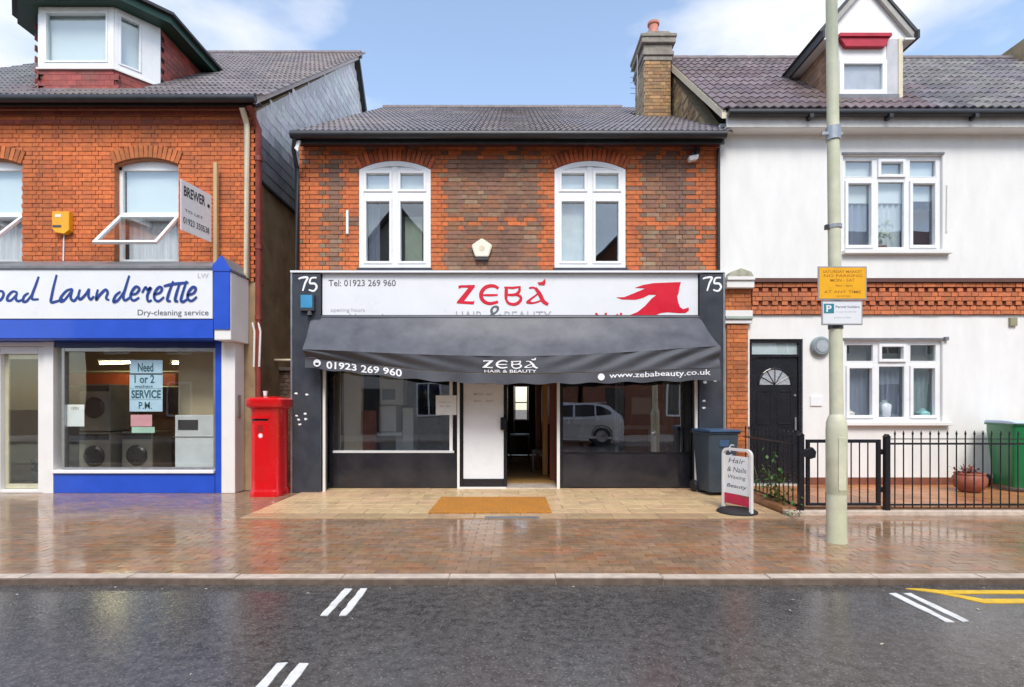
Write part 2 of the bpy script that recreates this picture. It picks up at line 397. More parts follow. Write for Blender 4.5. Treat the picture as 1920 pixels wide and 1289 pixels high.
def room(root, x0, x1, z0, z1, y0, y1, mw, mf=None, mc=None):
    t = .06
    MB().box(x0 - t, x1 + t, y1, y1 + t, z0 - t, z1 + t).build('interior_back_wall', mw, root)
    b = MB(); b.box(x0 - t, x0, y0, y1 - .002, z0, z1).build('interior_side_wall', mw, root)
    b = MB(); b.box(x1, x1 + t, y0, y1 - .002, z0, z1).build('interior_side_wall', mw, root)
    MB().box(x0 - t, x1 + t, y0, y1 - .002, z0 - t, z0 - .002).build('interior_floor', mf or mw, root)
    MB().box(x0 - t, x1 + t, y0, y1 - .002, z1 + .002, z1 + t).build('interior_ceiling', mc or mw, root)
def curtain(root, x0, x1, z0, z1, y, m, name='curtain', amp=.03, waves=9):
    b = MB(); b.grid(lambda u, v: (x0 + u * (x1 - x0), y + amp * math.sin(u * waves * 2 * math.pi) * (.6 + .4 * v), z0 + v * (z1 - z0)), waves * 8, 1)
    return b.build(name, m, root, recalc=False, smooth=60)

# ------------------------------------------------------------------ ground, road, pavement, kerb
MB().box(-150, 150, -150, 150, -.6, -.3).build('ground', mat('ground_earth', (.12, .10, .08), .9, .3, 2), kind='structure')
road = MB().box(-60, 60, -12.0, -4.56, -.3, -.05).build('road', ASPH, kind='structure')
def dash(pts, m, name):
    MB().prism(pts, -.05, -.045, 'z').build(name, m, road)
def worn(x0, x1, y0, y1):
    n = 7; L_ = [(x0 + random.uniform(-.006, .006), y0 + (y1 - y0) * i / n) for i in range(n + 1)]; R_ = [(x1 + random.uniform(-.006, .006), y0 + (y1 - y0) * i / n + random.uniform(-.012, .012) * (i in (0, n))) for i in range(n + 1)]
    return L_ + R_[::-1]
for xa in (-1.345, -1.215, 3.05, 3.17):
    y_ = -.11 if xa > 0 else 0
    dash(worn(xa - .029, xa + .029, -5.21 + y_, -4.66 + y_), LINEW, 'white_line')
    dash(worn(xa - .029, xa + .029, -6.75, -5.91), LINEW, 'white_line')
dash([(3.24, -4.655), (3.36, -4.66), (3.50, -4.70), (14, -4.70), (14, -4.775), (3.44, -4.775)], LINEY, 'yellow_line')
dash([(3.44, -4.782), (3.55, -4.80), (3.66, -4.89), (14, -4.89), (14, -4.975), (3.60, -4.975)], LINEY, 'yellow_line')
# kerb of separate stones
kerb = MB().box(-60, 60, -4.55, -4.44, -.3, -.03).build('kerb', CONC, kind='structure')
kb = MB().box(-.5, .5, -.065, .065, -.12, .0)
kme = kb.mesh('kerb_stone', CONC, bevel=.006, seg=2)
kme.materials.append(mat('kerb_face_dark', (.16, .12, .095), .4, .3, 9, .3, 90, wet=.2, dirt=.4, dscale=3, dcol=(.07, .055, .05)))  # darker tone for the front faces of the stones
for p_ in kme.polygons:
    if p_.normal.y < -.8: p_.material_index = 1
x = -12.3
while x < 12.3:
    ln = .905
    o = bpy.data.objects.new('kerb_stone', kme); COL.objects.link(o); o.parent = kerb
    o.location = (x + ln / 2, -4.497 + random.uniform(-.003, .003), .004 + random.uniform(-.004, .004)); o.scale = (ln - .005, 1, 1); o.rotation_euler = (0, random.uniform(-.003, .003), random.uniform(-.003, .003))
    x += ln
# block paving
pave = MB().box(-60, 60, -4.43, .3, -.3, -.006).build('pavement', mat('paving_bed', (.21, .14, .10), .3, .3, 12, .3, 90, wet=.12), kind='structure')
items = []
BL, BW = .2, .1
row = 0; y = -4.425
PCOL = [(.31, .185, .105), (.32, .195, .115), (.29, .185, .115), (.32, .20, .125), (.28, .185, .125), (.34, .17, .09)]
while y < -.3:
    spans = [(-11, 11)] if y < -2.3 else ([(-11, -3.53), (3.62, 11)] if y < -2.05 else [(-11, -3.53)])
    for (a, b) in spans:
        xx = a - (BL / 2 if row % 2 else 0)
        while xx < b:
            c = PR(*random.choice(PCOL), .12)
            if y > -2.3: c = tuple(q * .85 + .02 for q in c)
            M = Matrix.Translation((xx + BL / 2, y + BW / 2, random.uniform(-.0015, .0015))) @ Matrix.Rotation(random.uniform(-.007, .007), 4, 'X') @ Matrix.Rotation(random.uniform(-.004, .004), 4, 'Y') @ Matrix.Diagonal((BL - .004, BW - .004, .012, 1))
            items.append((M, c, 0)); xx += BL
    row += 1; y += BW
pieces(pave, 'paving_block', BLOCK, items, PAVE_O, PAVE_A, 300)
# forecourt of buff slabs in front of the salon
fore = MB().box(-3.5, 3.6, -2.24, .25, -.011, .004).build('forecourt', mat('forecourt_bed', (.28, .20, .12), .6, .2, 10, wet=.3), kind='structure')
items = []; row = 0; y = -2.235
while y < .0:
    dy = .3; xx = -3.49 - (.3 if row % 2 else 0)
    while xx < 3.58:
        a, b = max(xx, -3.49), min(xx + .6, 3.59)
        if b - a > .08:
            c = PR(.63, .44, .25, .08)
            if y < -2.1: c = tuple(q * .72 for q in c)
            M = Matrix.Translation(((a + b) / 2, y + dy / 2, .012 + random.uniform(-.001, .001))) @ Matrix.Rotation(random.uniform(-.003, .003), 4, 'X') @ Matrix.Diagonal((b - a - .008, dy - .008, .02, 1))
            items.append((M, c, 0))
        xx += .6
    row += 1; y += dy
pieces(fore, 'paving_slab', BLOCK, items, SLAB_O, SLAB_O, 300)
# front yard of the white house
yard = MB().box(3.62, 16, -1.93, .05, -.05, .085).build('front_yard', YARD, kind='structure')
items = []; row = 0; y = -1.92
while y < -.02:
    xx = 3.9 - (.15 if row % 2 else 0)
    while xx < 11:
        M = Matrix.Translation((xx + .15, y + .15, .098 + random.uniform(-.001, .001))) @ Matrix.Diagonal((.292, .292, .02, 1))
        items.append((M, PR(.40, .17, .07, .2), 0)); xx += .3
    row += 1; y += .3
pieces(yard, 'quarry_tile', BLOCK, items, SLAB_O, SLAB_O, 300)
MB().box(3.62, 16, -2.03, -1.93, -.02, .06).build('edging_kerb', CONC, yard, bevel=.008)

# ------------------------------------------------------------------ brick colours
def nv(x, z, s=1.0, o=0): return noise.noise(Vector((x * s + o, z * s, o * .7)))
ORANGE = (.50, .115, .030)
def t_orange(s, e, z): 
    k = nv(s, z, .9, 3)
    c = PR(.56, .145, .042, .13) if random.random() > .12 else PR(.48, .125, .045)
    return tuple(q * (1 + .25 * k) for q in c)

# ------------------------------------------------------------------ launderette building
LB = thing('corner_brick_building', 'orange brick building with slate-hung gable and dormer, launderette on its ground floor', 'building', (-7.6, 0, 0))
def hole_rect(*hs):
    def f(z):
        out = []
        for h in hs:
            if h[2] < z < h[3]: out.append((h[0], h[1]))
        return out
    return f
def arch_hole(u0, u1, zb, zs, zc, band):
    """window opening with a segmental head plus the ring of arch bricks above it; u and z relative to the wall origin"""
    _, (cx, cz, r, a) = arc_pts(u0, u1, zs, zc)
    def f(z):
        if z < zb: return []
        if z < zs: return [(u0, u1)]
        rr = r + band; 
        d = rr * rr - (z - cz) ** 2
        if d <= 0 or z < cz: return []
        q = math.sqrt(d); lim = (u1 - u0) / 2 + band * math.sin(a)
        q = min(q, lim)
        di = (z - cz) / math.cos(a) * math.sin(a)
        return [(cx - min(q, max(di, (u1 - u0) / 2)), cx + min(q, max(di, (u1 - u0) / 2)))]
    return f
def voussoirs(part, u0, u1, zs, zc, band, y, tint, n, name='arch_brick'):
    _, (cx, cz, r, a) = arc_pts(u0, u1, zs, zc); it = []
    for i in range(n):
        th = -a + 2 * a * (i + .5) / n
        rr = r + band / 2 + .004
        M = Matrix.Translation((cx + rr * math.sin(th), y - .012, cz + rr * math.cos(th))) @ Matrix.Rotation(th, 4, 'Y') @ Matrix.Diagonal((2 * a * r / n - .008, .03, band - .004, 1))
        it.append((M, tint(cx, cx, zc), 0))
    pieces(part, name, UNIT, it, BRICK_O, BRICK_A, 60)
def spandrel(part, u0, u1, zs, zc, top, y0, y1):
    pts, _ = arc_pts(u0, u1, zs, zc)
    poly = pts + [(u0, top), (u1, top)]
    return MB().prism(poly, y0, y1).build('lintel_infill', MORTAR, part)
wz0, wz1 = 3.55, 6.5
lw = [(-6.77, -5.68), (-9.45, -8.35)]
wb = MB()
xs = [-11.2, -9.45, -8.35, -6.77, -5.68, -4.36]
for i in (0, 2, 4): wb.box(xs[i], xs[i + 1], .006, .28, wz0, wz1)
for a, b in lw: wb.box(a, b, .006, .28, 5.66, wz1); wb.box(a, b, .006, .28, wz0, 3.88)
lwall = wb.build('front_wall', MORTAR, LB)
O = (-11.2, 0, wz0)
hs = [arch_hole(a + 11.2, b + 11.2, 3.88 - wz0, 5.55 - wz0, 5.66 - wz0, .215) for a, b in lw]
items = brick_items(O, 0, 6.84, 6.22 - wz0, lambda z: sum((h(z) for h in hs), []), t_orange)
pieces(lwall, 'brick', UNIT, items, BRICK_O, BRICK_A, 300)
for a, b in lw:
    spandrel(lwall, a, b, 5.55, 5.655, 5.67, .02, .27)
    voussoirs(lwall, a, b, 5.55, 5.66, .215, 0, lambda s, e, z: PR(.52, .15, .04, .25), 15)
# corbelled string courses below the eaves
def t_dark(s, e, z): return PR(.26, .05, .03, .2)
for (za, zb, pr) in ((6.22, 6.295, .05), (6.295, 6.37, .012), (6.37, 6.445, .05), (6.445, 6.52, .085)):
    c = MB().box(-11.2, -4.36, -pr + .012, .006, za + .004, zb - .004).build('string_course', MORTAR, LB)
    pieces(c, 'brick', UNIT, brick_items((-11.2, -pr + .012, za), 0, 6.84, .075, None, t_dark if pr > .03 else t_orange), BRICK_O, BRICK_A, 24)
# windows with open lower sash
for i, (a, b) in enumerate(lw):
    w = MB(); f = .06
    y0, y1 = .10, .17
    bars(w, [(a, a + f, 3.9, 5.56), (b - f, b, 3.9, 5.56), (a + f, b - f, 3.9, 3.96), (a + f, b - f, 4.70, 4.77)], y0, y1)
    pts, _ = arc_pts(a, b, 5.55, 5.655); w.prism(pts + [(a, 5.49), (b, 5.49)], y0, y1)
    win = w.build('window', UPVC, LB, bevel=.006)
    pane(win, a + f, b - f, 4.77, 5.49, .13)
    MB().box(a + f, b - f, .20, .21, 4.66, 5.6).build('blind', BLIND, win)
    curtain(win, a + f, b - f, 3.96, 4.7, .26, NET, amp=.02, waves=8)
    s = MB(); th = R(43); M = Matrix.Translation(((a + b) / 2, .085, 4.70)) @ Matrix.Rotation(-th, 4, 'X')
    hw = (b - a) / 2 - f * .4; hh = .88; g = .055
    for q in ((-hw, -hw + g, -hh, 0), (hw - g, hw, -hh, 0), (-hw + g, hw - g, -hh, -hh + g), (-hw + g, hw - g, -g, 0)): s.box(q[0], q[1], -.025, .025, q[2], q[3])
    sash = s.xf(M).build('open_sash', UPVC, win, bevel=.005)
    MB().box(-hw + g, hw - g, -.004, .004, -hh + g, -g).xf(M).build('pane', GLASS, win)
    room(LB, a + .02, b - .02, 3.7, 5.9, .3, 1.6, GREYPL)
    MB().box(a - .05, b + .05, -.05, .12, 3.83, 3.88).build('window_sill', WHITE, LB, bevel=.006)
# main roof
def t_purple(x, s):
    k = nv(x, s, .5, 9); b = (.165, .14, .15) if k > -.1 else (.19, .155, .15)
    if x < -9: b = (.15, .15, .16)
    return PR(*b, .22)
ANG = math.atan2(11.12 - 6.55, 5.85); SL = math.hypot(11.12 - 6.55, 5.85)
def roof_deck(root, x0, x1, y0, z0, y1, z1, back, zb, m, th=.05):
    p = [(y0 + .05, z0 - th), (y0 + .05, z0 - .012 + .04 * 0), (y1, z1 - .012), (back, zb - .012), (back, zb - th - .05), (y1, z1 - th - .1)]
    return MB().prism(p, x0, x1, 'x').build('roof', m, root)
DECK = mat('roof_deck', (.08, .07, .07), .8, .2, 5)
lroof = roof_deck(LB, -11.3, -4.26, -.25, 6.55, 5.6, 11.12, 8.6, 7.0, DECK)
pieces(lroof, 'roof_tile', tile_mesh(.30, .37, 3, .03), roof_items((-11.3, -.25, 6.57), ANG, 7.06, SL, .30, .335, t_purple, lambda x, s: -8.72 < x < -6.55 and s > .52 and s < 3.1), TILE_O, TILE_A, 300)
b = MB()
for k in range(16): b.tube([(-11.2 + k * .44, 5.6, 11.13), (-11.2 + k * .44 + .435, 5.6, 11.135)], .10, 8)
b.build('ridge_tiles', mat('ridge_clay', (.15, .125, .13), .5, .25, 6), lroof, kind='stuff')
b = MB(); b.prism([(-.27, 6.43), (-.27, 6.57), (5.6, 11.15), (5.6, 11.0)], -4.275, -4.235, 'x').build('verge_board', mat('pink_white_paint', (.76, .66, .62), .5), LB)
MB().prism([(5.6, 11.15), (5.6, 11.0), (6.4, 9.75), (6.45, 9.95)], -4.27, -4.22, 'x').build('verge_board', GUTTER, LB)
b = MB(); b.tube([(-11.3, -.31, 6.50), (-4.22, -.31, 6.50)], .065, 10); b.box(-11.3, -4.25, -.24, -.20, 6.42, 6.56); b.build('gutter', GUTTER, LB, smooth=40)
MB().box(-11.3, -4.25, -.2, .0, 6.53, 6.55).build('soffit', GUTTER, LB)
# gable side wall, rendered below and hung with slates above
gp = [(0.006, 0), (0.006, 6.5), (5.6, 11.0), (6.4, 9.8), (8.5, 6.9), (8.5, 0)]
gable = MB().prism(gp, -4.62, -4.38, 'x').build('side_wall', BROWNREN, LB)
def hang(O, rz, w, h, tw, tl, tint, keep, thick=.014):
    base = Matrix.Translation(O) @ Matrix.Rotation(rz, 4, 'Z'); out = []
    for r in range(int(h / tl) + 1):
        u = tw / 2 - (tw / 2 if r % 2 else 0)
        while u < w + tw / 2:
            z = (r + .5) * tl
            if u > 0 and keep(u, z):
                M = base @ Matrix.Translation((u, -.016, z)) @ Matrix.Rotation(R(-2.2) + random.uniform(-.01, .01), 4, 'X') @ Matrix.Rotation(random.uniform(-.01, .01), 4, 'Y') @ Matrix.Diagonal((tw - .003, thick, tl * 1.10, 1))
                out.append((M, tint(u, z), 0))
            u += tw
    return out
SLATE_O = mat('slate_single', rough=.55, var=.2, scale=9, bump=.1, bscale=40, tint='object', dirt=.2, dscale=2, dcol=(.35, .35, .37))
SLATE_A = mat('slate_course', rough=.55, var=.2, scale=9, bump=.1, bscale=40, tint='attr', dirt=.2, dscale=2, dcol=(.35, .35, .37))
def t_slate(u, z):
    k = min(1, max(0, (z + 5.35 - 6.0) / .6 + random.uniform(-.25, .25)))   # tint goes from grey to near-white in the upper courses
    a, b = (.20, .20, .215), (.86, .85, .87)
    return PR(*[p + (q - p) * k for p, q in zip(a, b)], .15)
def roofline(u): return 6.45 + .80 * u if u < 5.6 else 10.9 - (u - 5.6) * 1.45
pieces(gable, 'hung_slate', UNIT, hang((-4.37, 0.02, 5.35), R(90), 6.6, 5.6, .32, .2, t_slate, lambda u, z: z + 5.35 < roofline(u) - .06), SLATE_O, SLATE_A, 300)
MB().prism([(0.0, 6.15), (0.0, 6.46), (5.6, 10.98), (5.6, 10.66)], -4.385, -4.352, 'x').build('undercloak_board', mat('pale_undercloak', (.74, .72, .72), .5, .1), LB)
MB().box(-4.38, -4.33, .02, 7.5, 5.30, 5.345).build('drip_board', GUTTER, LB)
# dormer
D0, D1, DZ0, DZ1 = .27, .79, 7.35, 8.43
poly = [(-8.66, 2.2), (-8.66, D1), (-8.29, D0), (-6.98, D0), (-6.52, D1), (-6.52, 2.2)]
dorm = MB().prism(poly, 6.6, DZ0 - .03, 'z').build('dormer', BROWNP, LB)
MB().prism([(-8.62, 2.2), (-8.62, D1 + .1), (-6.57, D1 + .1), (-6.57, 2.2)], DZ0 - .025, DZ1, 'z').build('dormer_core', BLIND, dorm)
def t_clay(u, z): return PR(.30, .055, .04, .25)
it = hang((-8.29, D0, 6.85), 0, 1.31, .48, .165, .1, t_clay, lambda u, z: True)
cb = math.atan2(D1 - D0, .37); clb = math.hypot(D1 - D0, .37); ca = math.atan2(D1 - D0, .46); cl = math.hypot(D1 - D0, .46)
it += hang((-6.98, D0, 6.85), ca, cl, .48, .165, .1, t_clay, lambda u, z: True)
it += hang((-8.66, D1, 6.85), -cb, clb, .48, .165, .1, t_clay, lambda u, z: True)
it += hang((-6.52, D1, 6.9), R(90), 1.5, 1.5, .165, .1, t_clay, lambda u, z: 6.9 + z > 6.6 + .79 * (u + D1 + .25) - .1 and 6.9 + z < DZ1 - .02)
it += hang((-8.66, 2.25, 6.9), R(-90), 1.5, 1.5, .165, .1, t_clay, lambda u, z: 6.9 + z > 6.6 + .79 * (2.25 - u + .25) - .1 and 6.9 + z < DZ1 - .02)
pieces(dorm, 'hung_tile', UNIT, it, TILE_O, TILE_A, 240)
def framed(root, O, ang, w, h, sides, name='dormer_window', bot=.10, top=.08):
    M = Matrix.Translation(O) @ Matrix.Rotation(ang, 4, 'Z'); s0, s1 = sides
    b = MB(); bars(b, [(0, s0, 0, h), (w - s1, w, 0, h), (s0, w - s1, 0, bot), (s0, w - s1, h - top, h)], -.02, .06)
    g = .035; bars(b, [(s0, s0 + g, bot, h - top), (w - s1 - g, w - s1, bot, h - top), (s0 + g, w - s1 - g, bot, bot + g), (s0 + g, w - s1 - g, h - top - g, h - top)], -.032, .05)
    o = b.xf(M).build(name, UPVC, root, bevel=.005)
    MB().box(s0 + g, w - s1 - g, .01, .016, bot + g, h - top - g).xf(M).build('dormer_pane', GLASS, root)
    MB().box(s0, w - s1, .09, .10, bot, h - top).xf(M).build('dormer_blind', BLIND, root)
framed(dorm, (-8.29, D0, DZ0), 0, 1.31, DZ1 - DZ0, (.10, .10))
framed(dorm, (-6.98, D0, DZ0), ca, cl, DZ1 - DZ0, (.06, .30))
framed(dorm, (-8.66, D1, DZ0), -cb, clb, DZ1 - DZ0, (.30, .06))
sp = [(-8.71, 1.0), (-8.69, D1 - .03), (-8.31, D0 - .06), (-6.96, D0 - .06), (-6.49, D1 - .03), (-6.47, 1.0)]
MB().prism(sp, DZ0 - .03, DZ0 - .002, 'z').build('dormer_sill', WHITE, dorm)
ep = [(-9.05, 2.9), (-9.05, .66), (-8.42, -.02), (-6.85, -.02), (-6.24, .66), (-6.24, 2.9)]
MB().prism(ep, DZ1 + .002, DZ1 + .13, 'z').build('dormer_fascia', GREENFASCIA, dorm)
ep2 = [(-9.12, 2.9), (-9.12, .63), (-8.45, -.09), (-6.82, -.09), (-6.17, .63), (-6.17, 2.9)]
b = MB(); zz = DZ1 + .135
vs = [(p[0], p[1], zz) for p in ep2] + [(p[0], p[1], zz + .05) for p in ep2] + [(-7.64, 1.45, 9.65), (-7.64, 3.9, 9.65)]
b.add(vs, [(0, 1, 7, 6), (1, 2, 8, 7), (2, 3, 9, 8), (3, 4, 10, 9), (4, 5, 11, 10), (5, 4, 3, 2, 1, 0), (8, 9, 12), (9, 10, 12), (10, 11, 13, 12), (7, 12, 13, 6), (7, 8, 12)])
b.build('dormer_roof', mat('dormer_roof_felt', (.035, .035, .04), .5, .25, 8, .3, 50), dorm)
MB().box(-8.85, -6.4, -.02, .28, 6.75, 6.80).xf(Matrix.Translation((0, 0, 0))).build('dormer_flashing', LEAD, dorm)
# pipes on the building
b = MB(); b.tube([(-4.49, -.06, 3.6), (-4.49, -.06, 6.2), (-4.49, -.22, 6.4)], .048, 10); b.build('cream_downpipe', CREAM, LB, smooth=50)
b = MB(); b.tube([(-4.31, -.02, .02), (-4.31, -.02, 6.15), (-4.36, -.25, 6.42)], .05, 10)
for z in (1.2, 2.9, 4.1, 5.6): b.lathe([(.062, z), (.062, z + .08)], (-4.31, -.02, 0), 12)
b.build('red_downpipe', REDPIPE, LB, smooth=50)
for k in (0, 1): MB().tube([(-4.40 + k * .1, -.05, 2.85), (-4.36 + k * .1, -.06, 2.7), (-4.37 + k * .09, -.06, 2.1)], .018, 6).build('white_cable', WHITE, LB, smooth=60)
# shopfront of the launderette
MB().box(-11.2, -4.775, -.54, 0.0, 2.50, 3.62).build('fascia_box', BLUE, LB)
MB().box(-11.2, -4.775, -.565, -.541, 2.52, 2.82).build('blue_band', BLUE, LB, bevel=.004)
MB().prism([(-.60, 3.625), (-.60, 3.665), (0, 3.90), (0, 3.86)], -11.2, -4.77, 'x').build('lead_capping', LEAD, LB)
con = MB().box(-4.75, -4.485, -.58, 0, 2.49, 3.58).build('console', WHITE, LB, bevel=.01)
MB().box(-4.745, -4.49, -.60, -.582, 2.66, 3.58).build('console_face', BLUE, con)
MB().prism([(-4.76, 3.582), (-4.475, 3.582), (-4.475, 3.62), (-4.62, 3.84), (-4.76, 3.68)], -.61, -.585).build('console_pediment', BLUE, con)
MB().prism([(-4.76, 3.583), (-4.475, 3.583), (-4.475, 3.62), (-4.62, 3.83), (-4.76, 3.66)], -.583, 0).build('console_top', LEAD, con)
MB().box(-4.79, -4.565, -.30, .0, 0, 2.488).build('pilaster', WHITE, LB, bevel=.006)
MB().box(-4.562, -4.55, -.22, -.14, 1.25, 1.62).build('vent_slot', STEEL, LB)
MB().box(-4.895, -4.793, -.29, -.02, 0, 2.488).build('blue_pilaster_edge', BLUE, LB)
MB().box(-7.55, -4.9, -.30, -.02, 0, .325).build('stallriser', BLUE, LB, bevel=.006)
MB().box(-7.56, -4.9, -.34, -.02, .33, .385).build('shop_window_sill', UPVC, LB, bevel=.006)
b = MB(); bars(b, [(-7.45, -7.40, .39, 2.40), (-4.94, -4.897, .39, 2.40), (-7.40, -4.94, .39, .42), (-7.40, -4.94, 2.34, 2.40)], -.27, -.18)
sw = b.build('shop_window', STEEL, LB, bevel=.004); pane(sw, -7.40, -4.94, .42, 2.34, -.225, CLEAR)
MB().box(-7.56, -4.9, -.28, -.05, 2.405, 2.498).build('window_header', mat('dark_blue_paint', (.008, .02, .14), .4), LB)
MB().box(-7.80, -7.46, -.30, -.05, 0, 2.495).build('door_post', WHITE, LB, bevel=.006) if False else None
b = MB(); bars(b, [(-7.72, -7.56, 0.388, 2.495)], -.30, -.05); bars(b, [(-7.72, -7.56, 0, .387)], -.30, -.05); b.build('door_post', WHITE, LB)
b = MB(); bars(b, [(-7.84, -7.725, 0, 2.42), (-8.62, -8.46, 0, 2.42), (-8.46, -7.84, 2.30, 2.42), (-8.46, -7.84, 0, .05)], -.27, -.15); b.box(-8.7, -7.725, -.28, -.1, 2.425, 2.495)
dr = b.build('shop_door', WHITE, LB, bevel=.006); pane(dr, -8.46, -7.84, .05, 2.30, -.2, CLEAR)
b = MB(); bars(b, [(-8.46, -8.40, .06, 2.29), (-7.90, -7.85, .06, 2.29), (-8.40, -7.90, .06, .14), (-8.40, -7.90, 2.22, 2.29)], -.19, -.16); b.build('door_leaf', CREAM, dr)
MB().box(-11.2, -8.63, -.25, -.05, 0, 2.495).build('shopfront_panel', WHITE, LB)
room(LB, -12, -4.7, .02, 2.78, 0.02, 4.6, mat('tan_plaster', (.56, .43, .28), .8, .1, 2), mat('shop_floor_tile', (.34, .27, .2), .4, .15, 5), BEIGE)
MB().box(-11.9, -8.85, 1.0, 1.08, .022, 2.77).build('partition_wall', mat('warm_tan_plaster', (.46, .34, .20), .8, .08, 2), LB)
MB().box(-5.95, -5.0, .42, .50, .022, 2.77).build('partition_wall', BEIGE, LB)
# contents of the launderette
t = thing('ticket_machine', 'pale coin machine with a dark slot by the shop window edge nearest the post box', 'machine', (-5.45, .2, .02))
MB().box(-5.78, -5.06, .05, .38, .03, 1.28).build('cabinet', APPL, t, bevel=.01); MB().box(-5.72, -5.38, .04, .052, 1.03, 1.2).build('slot_panel', APPLD, t)
MB().box(-5.78, -5.06, .042, .05, .90, .915).build('trim', STEEL, t)
def washer(x, y, z, label):
    t = thing('washing_machine', label, 'washing machine', (x, y, z), group='washing machines in the launderette')
    MB().box(x - .3, x + .3, y, y + .6, z, z + .9).build('cabinet', mat('dull_steel', (.26, .24, .21), .4, .15, 5), t, bevel=.015)
    MB().lathe([(.01, y - .05), (.16, y - .045), (.2, y - .02), (.2, y)], (x, 0, z + .45), 20, 'y').build('door', APPLD, t)
    MB().box(x - .28, x + .28, y - .008, y, z + .76, z + .87).build('control_panel', APPLD, t)
washer(-7.95, 1.05, .03, 'steel washing machine standing on the floor behind the small white notice')
washer(-7.95, 1.05, .95, 'steel washing machine stacked on top of another behind the white notice')
washer(-7.28, 1.25, .03, 'steel washing machine between the stacked pair and the brown bench')
t = thing('bench', 'dark brown laundry bench with panelled front inside the launderette', 'bench', (-6.1, 1.6, .02)); MB().box(-8.2, -6.6, 2.0, 2.5, .03, .72).build('front_panel', BROWNP, t); MB().box(-8.25, -6.55, 1.95, 2.55, .725, .77).build('seat', BROWNP, t)
MB().box(-8.9, -6.2, 3.6, 4.5, .03, 2.2).build('dark_cupboard', BROWNP, LB)
MB().box(-9.8, -7.4, 2.6, 2.66, 1.88, 2.14).build('orange_board', ORANGEP, LB)
for z in (1.9, 2.23): MB().box(-9.8, -7.2, 2.57, 2.595, z - .06, z - .03).build('board_rail', CREAM, LB)
for (xa, xb, yy, lab) in ((-8.5, -7.85, 1.9, 'lit yellowish fluorescent tube over the washing machines'), (-7.0, -6.75, 1.9, 'short lit fluorescent tube just past the blue posters')):
    t = thing('ceiling_light', lab, 'light', (xa, yy, 2.5), group='fluorescent tubes in the launderette')
    MB().tube([(xa, yy, 2.31), (xb, yy, 2.33)], .022, 8).build('tube', LAMP, t); MB().box(xa - .03, xb + .03, yy - .04, yy + .04, 2.355, 2.40).build('batten', WHITE, t)
t = thing('rubber_plant', 'dark potted plant on the floor behind the launderette door', 'plant', (-8.35, .35, .03))
MB().lathe([(.09, .03), (.12, .25), (.11, .25)], (-8.4, .4, 0), 14).build('pot', APPLD, t)
b = MB()
for i in range(40):
    a = random.uniform(0, 6.28); e = random.uniform(.2, 1.2); l = random.uniform(.15, .32); p = Vector((-8.4, .4, .25)); d = Vector((math.cos(a) * math.cos(e), math.sin(a) * math.cos(e), math.sin(e))); q = d.cross(Vector((0, 0, 1))).normalized() * .035
    b.add([p, p + d * l * .6 + q, p + d * l, p + d * l * .6 - q], [(0, 1, 2, 3)])
b.build('foliage', mat('dark_leaf', (.02, .05, .025), .5, .3, 9), t, recalc=False)
# posters taped inside the launderette window
def poster(name, label, x0, x1, z0, z1, y, m, rz=0, lines=(), ink=NAVY, group=None):
    t = thing(name, label, 'poster', ((x0 + x1) / 2, y, z0), group=group)
    MB().box(x0, x1, y, y + .002, z0, z1).build('sheet', m, t)
    for (body, a, b, c, d) in lines:
        text('lettering', body, flat(x0 + (x1 - x0) * a, x0 + (x1 - x0) * b, z0 + (z1 - z0) * c, z0 + (z1 - z0) * d, y - .002), ink, t)
    return t
yp = -.215
px0, px1 = X(243, yp), X(305, yp)
TEAL = mat('teal_ink', (.03, .12, .16), .6)
for (py0, py1, lab, lines, off) in ((675, 703, 'pale blue hand-lettered strip, topmost of four taped in the launderette window', [('Need', .25, .72, .2, .8)], (.03, .97)),
                             (700, 729, 'pale blue hand-lettered strip reading 1 or 2, second from the top', [('1 or 2', .15, .75, .35, .9), ('washers', .15, .7, .05, .25)], (0, 1)),
                             (728, 750, 'pale blue strip with the boldest dark lettering, third from the top', [('SERVICE', .06, .95, .12, .85)], (-.02, .98)),
                             (749, 772, 'pale blue strip with short faint lettering, lowest of the four', [('P.M.', .28, .68, .2, .8)], (0, .97))):
    poster('paper_poster', lab, px0 + off[0] * .1, px1 - (1 - off[1]) * .1, Z(py1, yp), Z(py0, yp) - .004, yp, PAPER, lines=lines, ink=TEAL, group='blue paper strips in the launderette window')
poster('leaflet', 'pink and pale green leaflet below the blue paper strips', X(245, yp), X(285, yp), Z(800, yp), Z(778, yp), yp, PAPERP)
poster('leaflet', 'pale green printed slip under the pink leaflet in the window', X(247, yp), X(290, yp), Z(812, yp), Z(801, yp), yp, mat('green_paper', (.42, .62, .52), .8))
poster('notice', 'small white notice taped at the window edge beside the door post', X(123, yp), X(158, yp), Z(800, yp), Z(759, yp), yp, PAPERW, lines=[('OPEN', .3, .7, .75, .9)], ink=GREYINK)
